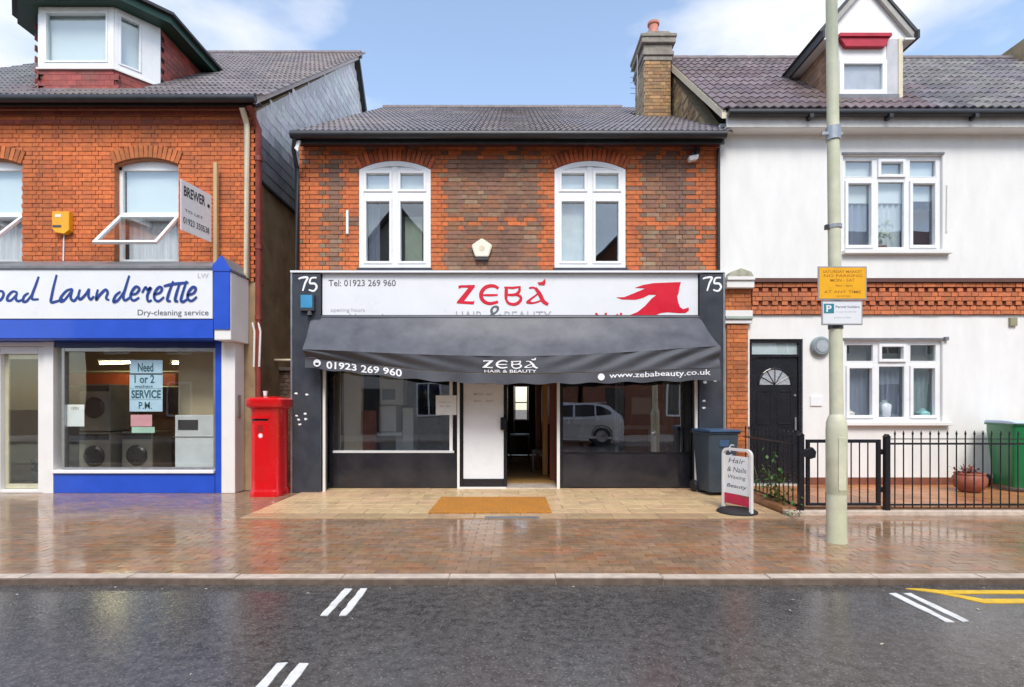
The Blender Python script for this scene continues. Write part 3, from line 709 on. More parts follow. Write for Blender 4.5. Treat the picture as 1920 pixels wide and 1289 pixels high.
# launderette sign
t = thing('shop_sign', 'long white sign with navy handwritten Launderette lettering', 'shop sign', (-7.8, -.56, 2.83))
MB().box(-11.2, -4.78, -.575, -.545, 2.832, 3.62).build('board', SIGNWHITE, t, bevel=.003)
ys = -.579
def lm(zx, zy): return (X(zx / 4, ys), ys, Z(490 + zy / 4, ys))
STROKES = [[(-35, 245), (-10, 225), (20, 230), (25, 258), (5, 290), (-25, 300), (-45, 275), (-35, 245)],
           [(130, 235), (95, 228), (60, 262), (55, 293), (85, 292), (125, 248)], [(128, 235), (118, 280), (135, 300), (165, 290)],
           [(215, 238), (182, 262), (172, 300), (200, 300), (238, 252)], [(290, 115), (268, 180), (242, 250), (242, 285), (290, 285)],
           [(425, 102), (405, 180), (388, 260), (384, 308), (430, 300), (475, 285)],
           [(545, 207), (500, 222), (458, 270), (452, 300), (482, 293), (538, 222)], [(545, 210), (530, 272), (555, 298), (585, 262)],
           [(600, 212), (588, 262), (602, 286), (640, 252), (668, 206)], [(670, 206), (664, 262), (682, 287), (705, 262)],
           [(735, 212), (725, 250), (722, 290), (745, 258), (790, 215), (808, 236), (796, 278), (820, 292)],
           [(905, 228), (868, 258), (852, 305), (888, 290), (932, 226)], [(970, 108), (942, 200), (925, 262), (938, 294), (975, 272)],
           [(985, 250), (1022, 243), (1046, 208), (1020, 192), (990, 228), (980, 272), (1005, 295), (1045, 272)],
           [(1066, 238), (1092, 196), (1108, 216), (1132, 200), (1106, 255), (1112, 300), (1140, 292)],
           [(1155, 250), (1200, 237), (1216, 204), (1192, 196), (1162, 236), (1160, 282), (1190, 300), (1232, 268)],
           [(1300, 150), (1268, 238), (1256, 292), (1282, 300)], [(1228, 188), (1300, 172), (1415, 160)],
           [(1400, 148), (1372, 235), (1358, 292), (1376, 304), (1405, 285)], [(1350, 165), (1325, 240), (1315, 296), (1338, 300)],
           [(1405, 256), (1452, 240), (1470, 205), (1445, 196), (1414, 236), (1410, 282), (1440, 297), (1478, 266)]]
for i_, s_ in enumerate(STROKES):
    b = MB(); ribbon(b, s_, 19, lambda a, c: (lm(a, c)[0], ys - i_ * .0004, lm(a, c)[2])); b.build('lettering', NAVY, t, recalc=False)
text('small_lettering', 'Dry-cleaning service', flat(X(258, ys), X(391, ys), Z(595, ys), Z(581, ys), ys), GREYINK, t)
text('small_lettering', 'LW', flat(X(371, ys), X(391, ys), Z(522, ys), Z(513, ys), ys), mat('pale_ink', (.45, .45, .45), .5), t)
# alarm box and agent's board on the brick wall
t = thing('alarm_box', 'yellow alarm box on the orange brick wall above the launderette sign', 'alarm box', (-7.6, -.05, 4.35))
MB().prism([(-7.76, 4.43), (-7.76, 4.72), (-7.47, 4.72), (-7.47, 4.40), (-7.55, 4.34), (-7.70, 4.36)], -.10, -.006).build('case', ALARMY, t, bevel=.008)
MB().box(-7.70, -7.60, -.104, -.1, 4.62, 4.67).build('label_plate', ALARMW, t); MB().box(-7.74, -7.60, -.106, -.1, 4.45, 4.485).build('light_strip', APPLD, t)
MB().tube([(-7.62, -.02, 4.35), (-7.63, -.02, 3.9)], .012, 6).build('cable', WHITE, t)
t = thing('agent_board', 'white estate agent board on a pale timber post beside the arched window', 'sign', (-4.95, -.1, 3.85))
MB().box(-5.005, -4.945, -.16, -.10, 3.80, 5.52).build('post', WOOD, t, bevel=.004)
A = Vector((-5.0, -.22, 0)); Bv = Vector((-5.10, -.86, 0)); dd = (A - Bv).normalized(); nn = Vector((-dd.y, dd.x, 0)); ln = (A - Bv).length
nn = Vector((dd.y, -dd.x, 0))
def bd(u, v, d=0): 
    p = Bv + dd * (u * ln) + nn * d; return (p.x, p.y, 4.16 + v * .78)
b = MB(); 
vs = [bd(u, v, d) for d in (0.0, -.012) for (u, v) in ((0, 0), (1, 0), (1, 1), (0, 1))]
b.add(vs, [(0, 1, 2, 3), (7, 6, 5, 4), (0, 4, 5, 1), (1, 5, 6, 2), (2, 6, 7, 3), (3, 7, 4, 0)]).build('board', SIGNWHITE, t)
for (body, u0, u1, v0, v1, mm) in (('BREWER', .08, .78, .70, .9, INK), ('TO LET', .1, .7, .40, .45, GREYINK), ('01923 350538', .06, .92, .15, .28, INK)):
    text('lettering', body, lambda u, v, d, u0=u0, u1=u1, v0=v0, v1=v1: bd(u0 + u * (u1 - u0), v0 + v * (v1 - v0), .003), mm, t)
b = MB(); pp = [bd(.9 + .045 * math.cos(i * .524), .74 + .04 * math.sin(i * .524), .003) for i in range(12)]; b.add(pp, [tuple(range(12))]).build('dot', INK, t, recalc=False)
# low wall closing the passage
t = thing('passage_wall', 'dark brick wall closing the passage behind the red post box', 'wall', (-4.0, .95, 0))
pw = MB().box(-4.38, -3.63, .96, 1.15, -.1, 2.1).build('masonry', MORTAR, t)
pieces(pw, 'brick', UNIT, brick_items((-4.38, .955, 0), 0, .75, 2.1, None, lambda s, e, z: PR(.11, .08, .06, .4)), BRICK_O, BRICK_A, 200)
MB().box(-4.38, -3.63, .9, 1.2, 2.1, 2.16).build('coping', CEMENT, t)
MB().tube([(-4.38, .75, 2.28), (-3.64, .75, 2.28)], .025, 8).build('pipe', CREAM, t, smooth=60)

# ------------------------------------------------------------------ salon building
ZB = thing('salon_building', 'two-storey brick building with two white arched windows and a beauty salon below', 'building', (-.03, 0, 0))
zx0, zx1, zz0, zz1 = -3.62, 3.545, 3.45, 5.86
zw = [(-2.60, -1.385), (.725, 1.93)]
WZ0, WZS, WZC = 3.78, 5.46, 5.605
def t_salon(s, e, z):
    x = (s + e) / 2 + zx0; zz = z + zz0
    orange = False
    for a, b in zw:
        if a - .33 < x < b + .27 and zz < 5.9: orange = True
    if x < -3.22 + .08 * math.sin(z * 42) or x > 3.1 + .06 * math.sin(z * 40): orange = True
    if zz > 5.62 and random.random() < .6: orange = True
    if 4.42 < zz < 4.68 and x > -1.2 and random.random() < .55: orange = True
    k = nv(x, zz, 1.3, 5)
    if orange and random.random() < .93 and k < .55:
        return PR(.56, .15, .045, .12) if random.random() < .88 else PR(.46, .12, .045, .12)
    r = random.random()
    if k > .12: return PR(.23, .12, .08, .12) if r < .6 else PR(.19, .105, .075, .12)
    if r < .42: return PR(.26, .135, .085, .12)
    if r < .64: return PR(.31, .14, .075, .12)
    if r < .84: return PR(.22, .125, .085, .12)
    return PR(.29, .19, .12, .12)
wb = MB(); xs = [zx0, zw[0][0], zw[0][1], zw[1][0], zw[1][1], zx1]
for i in (0, 2, 4): wb.box(xs[i], xs[i + 1], .006, .28, zz0, 5.95)
for a, b in zw: wb.box(a, b, .006, .28, 5.61, 5.95); wb.box(a, b, .006, .28, zz0, 3.76)
zwall = wb.build('front_wall', mat('dark_mortar', (.27, .15, .095), .9, .3, 6, .4, 80), ZB)
hs = [arch_hole(a - zx0, b - zx0, 3.76 - zz0, WZS - zz0, WZC - zz0, .215) for a, b in zw]
pieces(zwall, 'brick', UNIT, brick_items((zx0, 0, zz0), 0, zx1 - zx0, zz1 - zz0, lambda z: sum((h(z) for h in hs), []), t_salon, jog=.006), BRICK_O, BRICK_A, 300)
for a, b in zw:
    spandrel(zwall, a, b, WZS, WZC - .005, 5.615, .02, .27)
    voussoirs(zwall, a, b, WZS, WZC, .215, 0, lambda s, e, z: PR(.46, .10, .032, .3), 17)
MB().box(zx0, zx0 + .2, .006, 8, 0, 5.9).build('side_wall', BROWNREN, ZB)
# arched white windows
for wi, (a, b) in enumerate(zw):
    w = MB(); f = .075; y0, y1 = -.015, .09
    pts, _ = arc_pts(a, b, WZS, WZC); pi, _ = arc_pts(a + f, b - f, WZS - .04, WZC - .085)
    # arched outer frame as a ring
    outer = [(a, WZ0)] + pts[::-1] + [(b, WZ0)]; inner = [(a + f, WZ0 + f)] + pi[::-1] + [(b - f, WZ0 + f)]
    n = len(outer); vs = [(p[0], y0, p[1]) for p in outer] + [(p[0], y0, p[1]) for p in inner] + [(p[0], y1, p[1]) for p in outer] + [(p[0], y1, p[1]) for p in inner]
    fs = []
    for i in range(n):
        j = (i + 1) % n
        fs += [(i, j, n + j, n + i), (2 * n + i, 3 * n + i, 3 * n + j, 2 * n + j), (i, 2 * n + i, 2 * n + j, j), (n + i, n + j, 3 * n + j, 3 * n + i)]
    w.add(vs, fs)
    win = w.build('window', UPVC, ZB, recalc=True)
    m = (a + b) / 2; tz = 5.02
    b2 = MB(); bars(b2, [(m - .05, m + .05, WZ0 + f, WZC - .09)], y0 + .004, y1); bars(b2, [(a + f, m - .05, tz - .06, tz + .06), (m + .05, b - f, tz - .06, tz + .06)], y0 + .004, y1)
    b2.build('mullion', UPVC, win, bevel=.006)
    for (p, q) in ((a + f, m - .05), (m + .05, b - f)):
        g = .045
        for (r, s, low) in ((WZ0 + f, tz - .06, True), (tz + .06, 5.44, False)):
            b3 = MB(); bars(b3, [(p, p + g, r, s), (q - g, q, r, s), (p + g, q - g, r, r + g), (p + g, q - g, s - g, s)], y0 - .012, y1 - .02)
            b3.build('sash', UPVC, win, bevel=.005)
            pane(win, p + g, q - g, r + g, s - g, .03)
        MB().box(p, q, y0 + .01, y1, 5.441, 5.50).build('arch_infill', UPVC, win)
    MB().box(a - .03, b + .03, -.07, .10, WZ0 - .055, WZ0 - .002).build('window_sill', CHAR, ZB, bevel=.005)
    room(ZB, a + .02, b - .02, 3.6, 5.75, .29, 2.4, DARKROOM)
    curtain(win, a + f, a + .30, WZ0 + .05, 5.4, .2, GREYCURT if wi == 0 else NET, amp=.02, waves=4)
    for (p, q) in ((a + f, m - .05), (m + .05, b - f)): MB().box(p, q, .12, .13, tz - .02, 5.46).build('blind', BLIND, win)
    if wi == 1: MB().box(a + f, m - .05, .14, .15, WZ0 + .08, tz - .03).build('blind', mat('pale_blind', (.52, .56, .58), .7), win)
    if wi == 0: MB().box(m + .12, m + .42, .25, .27, WZ0 + .1, 4.75).build('pale_panel', mat('sage_panel', (.32, .36, .30), .8), win)
# roof
ZANG = math.atan2(9.62 - 5.93, 5.9); ZSL = math.hypot(9.62 - 5.93, 5.9)
def t_mauve(x, s):
    k = nv(x, s, .6, 2); return PR(.17, .15, .165, .2) if k > -.15 else PR(.20, .17, .17, .2)
zroof = roof_deck(ZB, -3.54, 3.52, -.3, 5.93, 5.6, 9.62, 9.5, 6.5, DECK)
pieces(zroof, 'roof_tile', tile_mesh(.30, .37, 3, .028), roof_items((-3.56, -.3, 5.95), ZANG, 7.07, ZSL, .30, .335, t_mauve, lambda x, s: 2.85 < x < 3.5 and 3.35 < s < 4.3), TILE_O, TILE_A, 300)
b = MB()
for k in range(15): b.tube([(-3.56 + k * .44, 5.6, 9.63), (-3.56 + k * .44 + .435, 5.6, 9.637)], .10, 8)
b.build('ridge_tiles', mat('ridge_clay', (.15, .125, .13), .5, .25, 6), zroof, kind='stuff')
b = MB(); b.tube([(-3.62, -.37, 5.875), (3.50, -.37, 5.875)], .065, 10); b.build('gutter', GUTTER, ZB, smooth=40)
MB().box(-3.56, 3.51, -.29, -.25, 5.77, 5.93).build('fascia_board', GUTTER, ZB)
MB().box(-3.56, 3.51, -.25, 0.003, 5.85, 5.88).build('soffit', mat('dark_red_soffit', (.07, .02, .02), .6), ZB)
MB().tube([(-3.56, -.36, 5.84), (-3.60, -.3, 5.66), (-3.64, -.06, 5.45), (-3.64, -.06, 3.7)], .035, 8).build('downpipe', GUTTER, ZB, smooth=50)
MB().tube([(3.50, -.05, 5.8), (3.50, -.05, 3.7)], .03, 8).build('downpipe', GUTTER, ZB, smooth=50)
MB().prism([(-3.58, 5.68), (-3.53, 5.80), (-3.48, 5.80), (-3.52, 5.62)], -.33, -.29).build('gutter_bracket', WHITE, ZB)
t = thing('bell_box', 'cream pentagon bell box on the dark brick between the arched windows', 'alarm box', (-.51, -.06, 4.08))
pz = [(-.51 + .185 * math.sin(i * 1.2566) , 4.10 + .175 * math.cos(i * 1.2566)) for i in range(5)]
MB().prism(pz, -.09, -.014).build('case', ALARMW, t, bevel=.014, seg=2); MB().box(-.62, -.40, -.08, -.014, 3.91, 3.945).build('base_strip', APPLD, t)
MB().lathe([(.05, -.094), (.05, -.0905)], (-.51, 0, 4.1), 14, 'y').build('badge', CREAM, t)
t = thing('floodlight', 'small white floodlight under the eaves beside the black downpipe', 'light', (3.06, -.05, 5.6))
MB().prism([(2.98, 5.55), (3.12, 5.58), (3.14, 5.66), (2.97, 5.63)], -.16, -.06).build('head', WHITE, t, bevel=.008); MB().box(3.10, 3.17, -.10, -.02, 5.68, 5.80).build('bracket', APPLD, t); MB().box(3.04, 3.08, -.09, -.02, 5.64, 5.72).build('arm', APPLD, t)
MB().box(-2.815, -2.775, -.05, -.01, 4.36, 4.76).build('white_vent_strip', WHITE, ZB)
# salon shopfront
for (a, b) in ((-3.63, -3.17), (3.11, 3.49)):
    MB().box(a, b, -.27, .10, 0, 3.63).build('pilaster', CHAR, ZB, bevel=.006)
    MB().box(a - .03 if a < 0 else b, a - .001 if a < 0 else b + .03, -.275, .1, 0, 3.64).build('pilaster_edge_trim', STEEL, ZB)
MB().box(-3.66, 3.52, -.29, .0, 3.642, 3.675).build('shopfront_capping', SIGNWHITE, ZB)
for xx in (-3.135, 3.075): MB().box(xx - .02, xx + .02, -.20, -.15, 0, 2.4).build('white_upright', WHITE, ZB)
MB().box(-3.16, 3.10, -.16, .2, 2.30, 3.62).build('fascia_backing', CHAR, ZB)
gy = .2
for q_ in ((-3.165, -3.10, 0, 2.3), (-1.02, -.955, .65, 2.3)): bars(MB(), [q_], gy - .05, gy + .05).build('window_post', BLACK, ZB)
MB().box(-3.10, -.955, gy - .06, gy + .05, .02, .62).build('stallriser', STALL, ZB, bevel=.006)
MB().box(-3.10, -1.0, gy - .075, gy + .05, .623, .66).build('window_ledge', APPL, ZB, bevel=.004)
w = MB(); bars(w, [(-1.085, -1.03, .66, 2.3)], gy - .04, gy + .04); sw = w.build('shop_window', WHITE, ZB); pane(sw, -3.10, -1.09, .66, 2.3, gy, SHOPGLASS)
b = MB(); bars(b, [(-.945, -.905, 0, 2.3), (.775, .825, 0, 2.3)], gy - .10, gy - .04); bars(b, [(-.905, -.10, 0, .035)], gy - .10, gy - .04); b.build('white_door_post', WHITE, ZB)
b = MB(); bars(b, [(-.90, -.845, .04, 2.3), (-.145, -.085, .04, 2.3), (-.845, -.145, .04, .17), (-.845, -.145, 2.2, 2.3)], gy - .03, gy + .03)
dr = b.build('shop_door', BLACK, ZB, bevel=.005)
MB().box(-.845, -.145, gy - .012, gy + .012, .17, 2.2).build('door_panel', SIGNWHITE, dr)
MB().box(-.20, -.10, gy - .075, gy - .031, 1.02, 1.24).build('door_handle', BLACK, dr, bevel=.008)
PALEINK = mat('pale_grey_ink', (.40, .40, .42), .5)
for i, (body, z) in enumerate((('HAIR & BEAUTY', 1.93), ('opening hours', 1.80), ('MON - SAT', 1.62), ('8am - 6pm', 1.50))):
    text('door_lettering', body, flat(-.66, -.33, z, z + .045, gy - .0135), PALEINK, dr)
for q_ in ((.83, .885, .0, 2.3), (3.10, 3.12, 0, 2.3)): bars(MB(), [q_], gy - .04, gy + .04).build('window_post', BLACK, ZB)
MB().box(.885, 3.10, gy - .03, gy + .05, .02, .60).build('stallriser', STALL, ZB, bevel=.004)
w = MB(); bars(w, [(.885, 3.10, .602, .635)], gy - .025, gy + .03); sw = w.build('shop_window', BLACK, ZB); pane(sw, .885, 3.10, .636, 2.3, gy, TINTED)
MB().box(-.10, .775, gy - .12, gy + .4, -.01, .03).build('threshold', CONC, ZB)
# salon interior
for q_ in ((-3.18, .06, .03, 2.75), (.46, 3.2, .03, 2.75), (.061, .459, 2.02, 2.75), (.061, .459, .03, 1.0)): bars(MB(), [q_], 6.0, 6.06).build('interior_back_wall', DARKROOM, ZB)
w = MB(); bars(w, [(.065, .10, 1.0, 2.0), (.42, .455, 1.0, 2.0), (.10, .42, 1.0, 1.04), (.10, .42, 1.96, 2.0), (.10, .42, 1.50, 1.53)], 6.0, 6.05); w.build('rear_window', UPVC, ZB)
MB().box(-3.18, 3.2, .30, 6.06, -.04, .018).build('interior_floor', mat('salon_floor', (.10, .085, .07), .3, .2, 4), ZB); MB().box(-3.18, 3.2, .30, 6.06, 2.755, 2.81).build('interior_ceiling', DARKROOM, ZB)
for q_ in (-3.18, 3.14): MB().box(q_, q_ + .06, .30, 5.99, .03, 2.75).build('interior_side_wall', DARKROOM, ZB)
MB().box(-.16, -.10, .32, 4.2, .025, 2.74).build('hall_wall', DARKWOOD, ZB)
MB().box(.80, .86, 1.2, 5.6, .025, 2.74).build('hall_wall', ORANGEWOOD, ZB)
MB().box(-.095, .795, .3, 5.9, .022, .028).build('hall_floor', WOODFLOOR, ZB)
for (xx, yy, m_) in ((.52, 2.6, DARKWOOD), (.62, 1.7, ORANGEWOOD), (.72, 1.0, DARKWOOD)): MB().box(xx, xx + .1, yy, yy + .1, .03, 2.7).build('wood_post', m_, ZB)
MB().box(-.09, .79, 5.0, 5.05, 1.95, 2.74).build('hall_header', DARKWOOD, ZB)
t = thing('console_table', 'pale low table at the far end of the salon hallway', 'table', (.1, 4.6, .03))
MB().box(-.05, .45, 4.4, 4.9, .66, .70).build('top', APPL, t)
for (xx, yy) in ((-.03, 4.42), (.43, 4.42), (-.03, 4.86), (.43, 4.86)): MB().box(xx - .02, xx + .02, yy - .02, yy + .02, .03, .658).build('leg', APPLD, t)
t = thing('chair', 'black hallway chair against the wood-panelled wall of the salon', 'chair', (.62, 2.1, .03))
MB().box(.42, .78, 1.95, 2.35, .45, .50).build('seat', APPLD, t); MB().box(.72, .78, 1.95, 2.35, .52, 1.05).build('backrest', APPLD, t)
for (xx, yy) in ((.44, 1.97), (.76, 1.97), (.44, 2.33), (.76, 2.33)): MB().box(xx - .018, xx + .018, yy - .018, yy + .018, .03, .448).build('leg', APPLD, t)
# left room of the salon
MB().box(-3.10, -2.75, .75, .80, .03, 2.7).build('partition_wall', BEIGE, ZB)
MB().box(-2.74, -2.50, .70, .78, .03, 1.35).build('partition_wall', DARKWOOD, ZB)
t = thing('display_unit', 'white stepped display unit standing inside the salon window', 'shelf unit', (-2.2, .8, .03))
MB().box(-2.5, -2.05, .95, 1.35, 1.45, 2.05).build('upper_box', APPL, t, bevel=.01); MB().box(-2.44, -2.2, .94, .949, 1.55, 1.75).build('screen', APPLD, t)
MB().box(-2.5, -2.17, .9, 1.35, .95, 1.44).build('drawer_box', APPL, t, bevel=.01); MB().box(-2.05, -1.85, .9, 1.35, .55, 1.40).build('side_column', APPL, t, bevel=.01); MB().box(-2.55, -2.06, .85, 1.4, .88, .94).build('shelf', SIGNWHITE, t)
MB().box(-2.2, -2.06, 1.0, 1.3, .03, .875).build('leg_panel', APPL, t)
t = thing('salon_chair', 'dark salon chair beside the white display unit', 'chair', (-1.6, 1.2, .03))
MB().box(-1.85, -1.4, 1.0, 1.5, .5, .6).build('seat', APPLD, t, bevel=.03); MB().box(-1.85, -1.4, 1.45, 1.55, .62, 1.2).build('backrest', APPLD, t, bevel=.03); MB().lathe([(.22, .03), (.2, .06), (.04, .08), (.04, .5)], (-1.62, 1.25, 0), 16).build('pedestal', STEEL, t)
t = thing('picture', 'dark green framed picture on the back wall of the salon', 'picture', (-1.3, 5.9, 1.5)); MB().box(-2.6, -.9, 5.93, 5.98, 1.3, 2.2).build('frame', mat('green_black', (.03, .05, .035), .4), t); MB().box(-2.5, -1.0, 5.92, 5.929, 1.4, 2.1).build('canvas', mat('olive_canvas', (.10, .13, .08), .8, .5, 3), t)
t = poster('notice', 'white notice fixed across the window post beside the salon door', -1.32, -.96, 1.28, 1.62, gy - .055, PAPERW, lines=[('opening hours', .15, .8, .6, .7), ('8am - 6pm', .2, .7, .4, .5)], ink=PALEINK)
# right room of the salon
for (xa, xb, m_, lab) in ((1.95, 2.12, NET, 'pale curtain hanging behind the large salon window next to the white notice'), (2.85, 3.05, BEIGE, 'beige curtain hanging at the window end nearest the dark bin')):
    tag(curtain(None, xa, xb, .65, 2.35, 1.0, m_, amp=.03, waves=3), lab, 'curtain', 'curtains in the salon')
t = thing('picture', 'tall gold framed picture behind the large salon window', 'picture', (2.62, 1.3, 1.5)); MB().box(2.46, 2.84, 1.30, 1.34, 1.75, 2.3).build('frame', ORANGEWOOD, t); MB().box(2.5, 2.8, 1.29, 1.299, 1.8, 2.25).build('canvas', mat('ochre_canvas', (.38, .22, .07), .7, .4, 6), t)
t = thing('notice_board', 'white notice board behind the large salon window above the dresser', 'notice board', (2.5, .6, 1.3)); MB().box(2.20, 2.52, .58, .61, 1.30, 1.58).build('sheet', PAPERW, t); MB().box(2.18, 2.54, .611, .63, 1.28, 1.60).build('frame', APPL, t)
t = thing('dresser', 'low white framed trolley inside the large salon window', 'table', (2.2, .8, .03))
for (a, b, c, d) in ((1.9, 1.95, .06, 1.02), (2.55, 2.60, .06, 1.02)): MB().box(a, b, .7, .75, c, d).build('leg', SIGNWHITE, t)
MB().box(1.9, 2.60, .69, 1.1, .70, .745).build('shelf', SIGNWHITE, t); MB().box(2.1, 2.9, .8, 1.2, 1.0, 1.06).build('top', APPL, t); MB().box(2.62, 2.85, .78, 1.15, .4, .99).build('drawer_unit', APPL, t)
t = thing('mannequin_head', 'white display head on a stand behind the salon window', 'display head', (2.72, .7, 1.06))
MB().lathe([(.07, 1.07), (.025, 1.1), (.022, 1.3), (.05, 1.34), (.06, 1.42), (.045, 1.5), (.01, 1.54)], (2.74, .95, 0), 14).build('head', PAPERW, t, smooth=60)

# salon sign board
t = thing('shop_sign', 'white salon sign board with red uncial lettering and a flowing red emblem', 'shop sign', (-.03, -.2, 2.6))
MB().box(-3.155, 3.095, -.215, -.165, 2.55, 3.635).build('board', SIGNWHITE, t, bevel=.003)
ys2 = -.219
def zm(zx, zy): return (X(840 + zx / 8.727, ys2), ys2, Z(500 + zy / 8.727, ys2))
def uncial(parent, mp, m, y_step=-.0003):
    def poly(pts, k): MB().add([tuple(Vector(mp(*p)) + Vector((0, y_step * k, 0))) for p in pts], [tuple(range(len(pts)))]).build('lettering', m, parent, recalc=False)
    def rib(pts, w, k, sm=True):
        b = MB(); ribbon(b, pts, w, lambda a, c: tuple(Vector(mp(a, c)) + Vector((0, y_step * k, 0))), sm); b.build('lettering', m, parent, recalc=False)
    poly([(170, 318), (190, 308), (440, 302), (438, 335), (262, 566), (400, 572), (435, 560), (420, 622), (140, 605), (150, 572), (335, 348), (230, 346), (175, 366)], 0)
    rib([(825, 362), (770, 325), (690, 318), (610, 345), (555, 410), (540, 475), (560, 540), (620, 590), (700, 606), (820, 578)], 58, 1)
    rib([(570, 468), (690, 470), (815, 466)], 34, 2)
    rib([(955, 335), (952, 440), (948, 540)], 52, 3); rib([(920, 343), (1060, 350), (1190, 332)], 36, 4, False)
    rib([(1170, 345), (1165, 405), (1105, 458), (980, 465)], 44, 5); rib([(1105, 458), (1180, 490), (1190, 545), (1140, 600), (1070, 620), (990, 598), (948, 535)], 46, 6)
    rib([(1325, 352), (1390, 345), (1440, 360)], 30, 7); rib([(1430, 352), (1500, 450), (1560, 570), (1640, 622)], 60, 8)
    rib([(1480, 440), (1400, 500), (1300, 575), (1310, 592), (1400, 596), (1520, 560)], 30, 9); poly([(1280, 570), (1340, 555), (1370, 590), (1320, 606), (1285, 600)], 10)
    poly([(1462, 262), (1540, 252), (1592, 198), (1598, 262), (1580, 308), (1490, 306)], 11)
uncial(t, zm, SIGNRED)
EM = [(1520, 140), (1505, 200), (1500, 240), (1487, 268), (1495, 320), (1512, 365), (1540, 385), (1590, 368), (1592, 398), (1560, 420), (1500, 420), (1400, 412), (1335, 420), (1285, 442), (1240, 490), (1160, 520), (1190, 460), (1155, 437), (1060, 437), (1130, 410), (1200, 352), (1255, 290), (1300, 256), (1235, 255), (1175, 284), (1110, 300), (990, 297), (935, 278), (1010, 276), (1100, 240), (1200, 198), (1105, 192), (1180, 166), (1270, 150)]
MB().add([(X(960 + a / 4.8, ys2), ys2, Z(500 + c / 4.8, ys2)) for a, c in EM], [tuple(range(len(EM)))]).build('emblem', SIGNRED, t, recalc=False)
text('lettering', 'Tel: 01923 269 960', flat(X(616, ys2), X(742, ys2), Z(537, ys2), Z(525, ys2), ys2), GREYINK, t)
text('lettering', 'opening hours', flat(X(620, ys2), X(684, ys2), Z(587, ys2), Z(578, ys2), ys2), PALEINK, t)
text('lettering', 'www.zebabeauty.co.uk', flat(X(619, ys2), X(722, ys2), Z(601, ys2), Z(589, ys2), ys2), GREYINK, t)
text('lettering', 'HAIR', flat(X(855, ys2), X(905, ys2), Z(604, ys2), Z(584, ys2), ys2), PALEINK, t)
text('lettering', '&', flat(X(910, ys2), X(940, ys2), Z(608, ys2), Z(573, ys2), ys2), GREYINK, t)
text('lettering', 'BEAUTY', flat(X(946, ys2), X(1034, ys2), Z(604, ys2), Z(584, ys2), ys2), PALEINK, t)
text('lettering', 'Nails', flat(X(1116, ys2), X(1180, ys2), Z(618, ys2), Z(587, ys2), ys2), SIGNRED, t)
# house numbers
for x0, lab in ((-3.53, 'white hand-painted number 75 on the dark pilaster beside the post box'), (3.155, 'white hand-painted number 75 on the dark pilaster beside the white house')):
    t = thing('house_number', lab, 'number', (x0, -.275, 3.3))
    for s_ in ([(0, .02), (.06, .0), (.15, .0), (.11, .09), (.07, .22)], [(.30, .0), (.21, .01), (.19, .09), (.27, .10), (.30, .16), (.25, .22), (.17, .20)]):
        b = MB(); ribbon(b, s_, .032, lambda a, c: (x0 + a, -.2725, 3.56 - c)); b.build('digit', WHITEINK, t, recalc=False)
t = thing('alarm_box', 'blue alarm box on the dark pilaster under the number 75', 'alarm box', (-3.37, -.3, 3.05))
MB().prism([(-3.49, 3.0), (-3.25, 3.0), (-3.25, 3.26), (-3.28, 3.29), (-3.46, 3.29), (-3.49, 3.26)], -.34, -.272).build('case', CHAR, t, bevel=.006); MB().box(-3.465, -3.275, -.346, -.341, 3.05, 3.26).build('face', ALARMB, t)
MB().lathe([(.05, 2.93), (.03, 3.0)], (-3.33, -.31, 0), 10).build('strobe', APPLD, t)
# flaked paint on the pilasters
b = MB()
for (px, py) in ((556, 780), (572, 776), (560, 787), (573, 786), (562, 796), (555, 738), (575, 740)):
    c = (X(px, -.272), Z(py, -.272)); n_ = 7
    b.add([(c[0] + random.uniform(.018, .035) * math.cos(i * .9), -.2718, c[1] + random.uniform(.012, .022) * math.sin(i * .9)) for i in range(n_)], [tuple(range(n_))])
for (px, py) in ((1322, 717), (1341, 714), (1320, 752), (1320, 765)):
    c = (X(px, -.272), Z(py, -.272)); n_ = 7
    b.add([(c[0] + random.uniform(.02, .04) * math.cos(i * .9), -.2718, c[1] + random.uniform(.015, .028) * math.sin(i * .9)) for i in range(n_)], [tuple(range(n_))])
b.build('paint_flakes', PAPERW, ZB, recalc=False, kind='stuff')

# ------------------------------------------------------------------ awning, sagging in the middle
t = thing('awning', 'dark grey fabric shop awning sagging in the middle with white lettering', 'awning', (-.03, -.5, 2.4))
yb, yf = -.24, -.68
def ax(u, f=1): return (1 - u) * (-3.33 + .025 * f) + u * (3.12 + .16 * f)
def bez(u, pl, pm, pr, k=2.2):
    # left, middle, right picture heights blended along the width
    if u < .5: s = u / .5; return pl + (pm - pl) * (math.sin(s * math.pi / 2) ** 1.15)
    s = (1 - u) / .5; return pr + (pm - pr) * (math.sin(s * math.pi / 2) ** 1.15)
ZTOP = 2.905
def zfold(u): return bez(u, 2.335, 2.225, 2.385)
def zlow(u): return bez(u, 2.215, 1.955, 2.045)
def zval(u): return bez(u, 2.06, 1.80, 1.86)
def wob(u, v): return .010 * math.sin(u * 37 + 2 * v) * v + .012 * nv(u * 9, v * 2, 1, 4)
def top_pt(u, v):
    z = ZTOP + (zfold(u) - ZTOP) * v - .03 * math.sin(math.pi * v) ; return (ax(u, v), yb + (yf - yb) * v + wob(u, v) * .6, z + .02 * nv(u * 7, v * 3, 1, 8) * math.sin(math.pi * v))
def front_y(u, v):
    amp = .036 * max(0, (u - .58) / .42) ** .6 + .030 * max(0, (.52 - u) / .52) + .003
    ph = (u * 66 + v * 7.5) if u > .5 else (u * 46 - v * 6.0)
    back = .10 * v * max(0, (.5 - u) / .5) ** .7
    return yf + amp * math.sin(ph + 1.2 * nv(u * 5, v * 2, 1, 2)) * math.sin(math.pi * min(1, v * .85 + .15)) + back * 1.3 + .006 * math.sin(u * 90)
def front_pt(u, v): return (ax(u), front_y(u, v), zfold(u) + (zlow(u) - zfold(u)) * v)
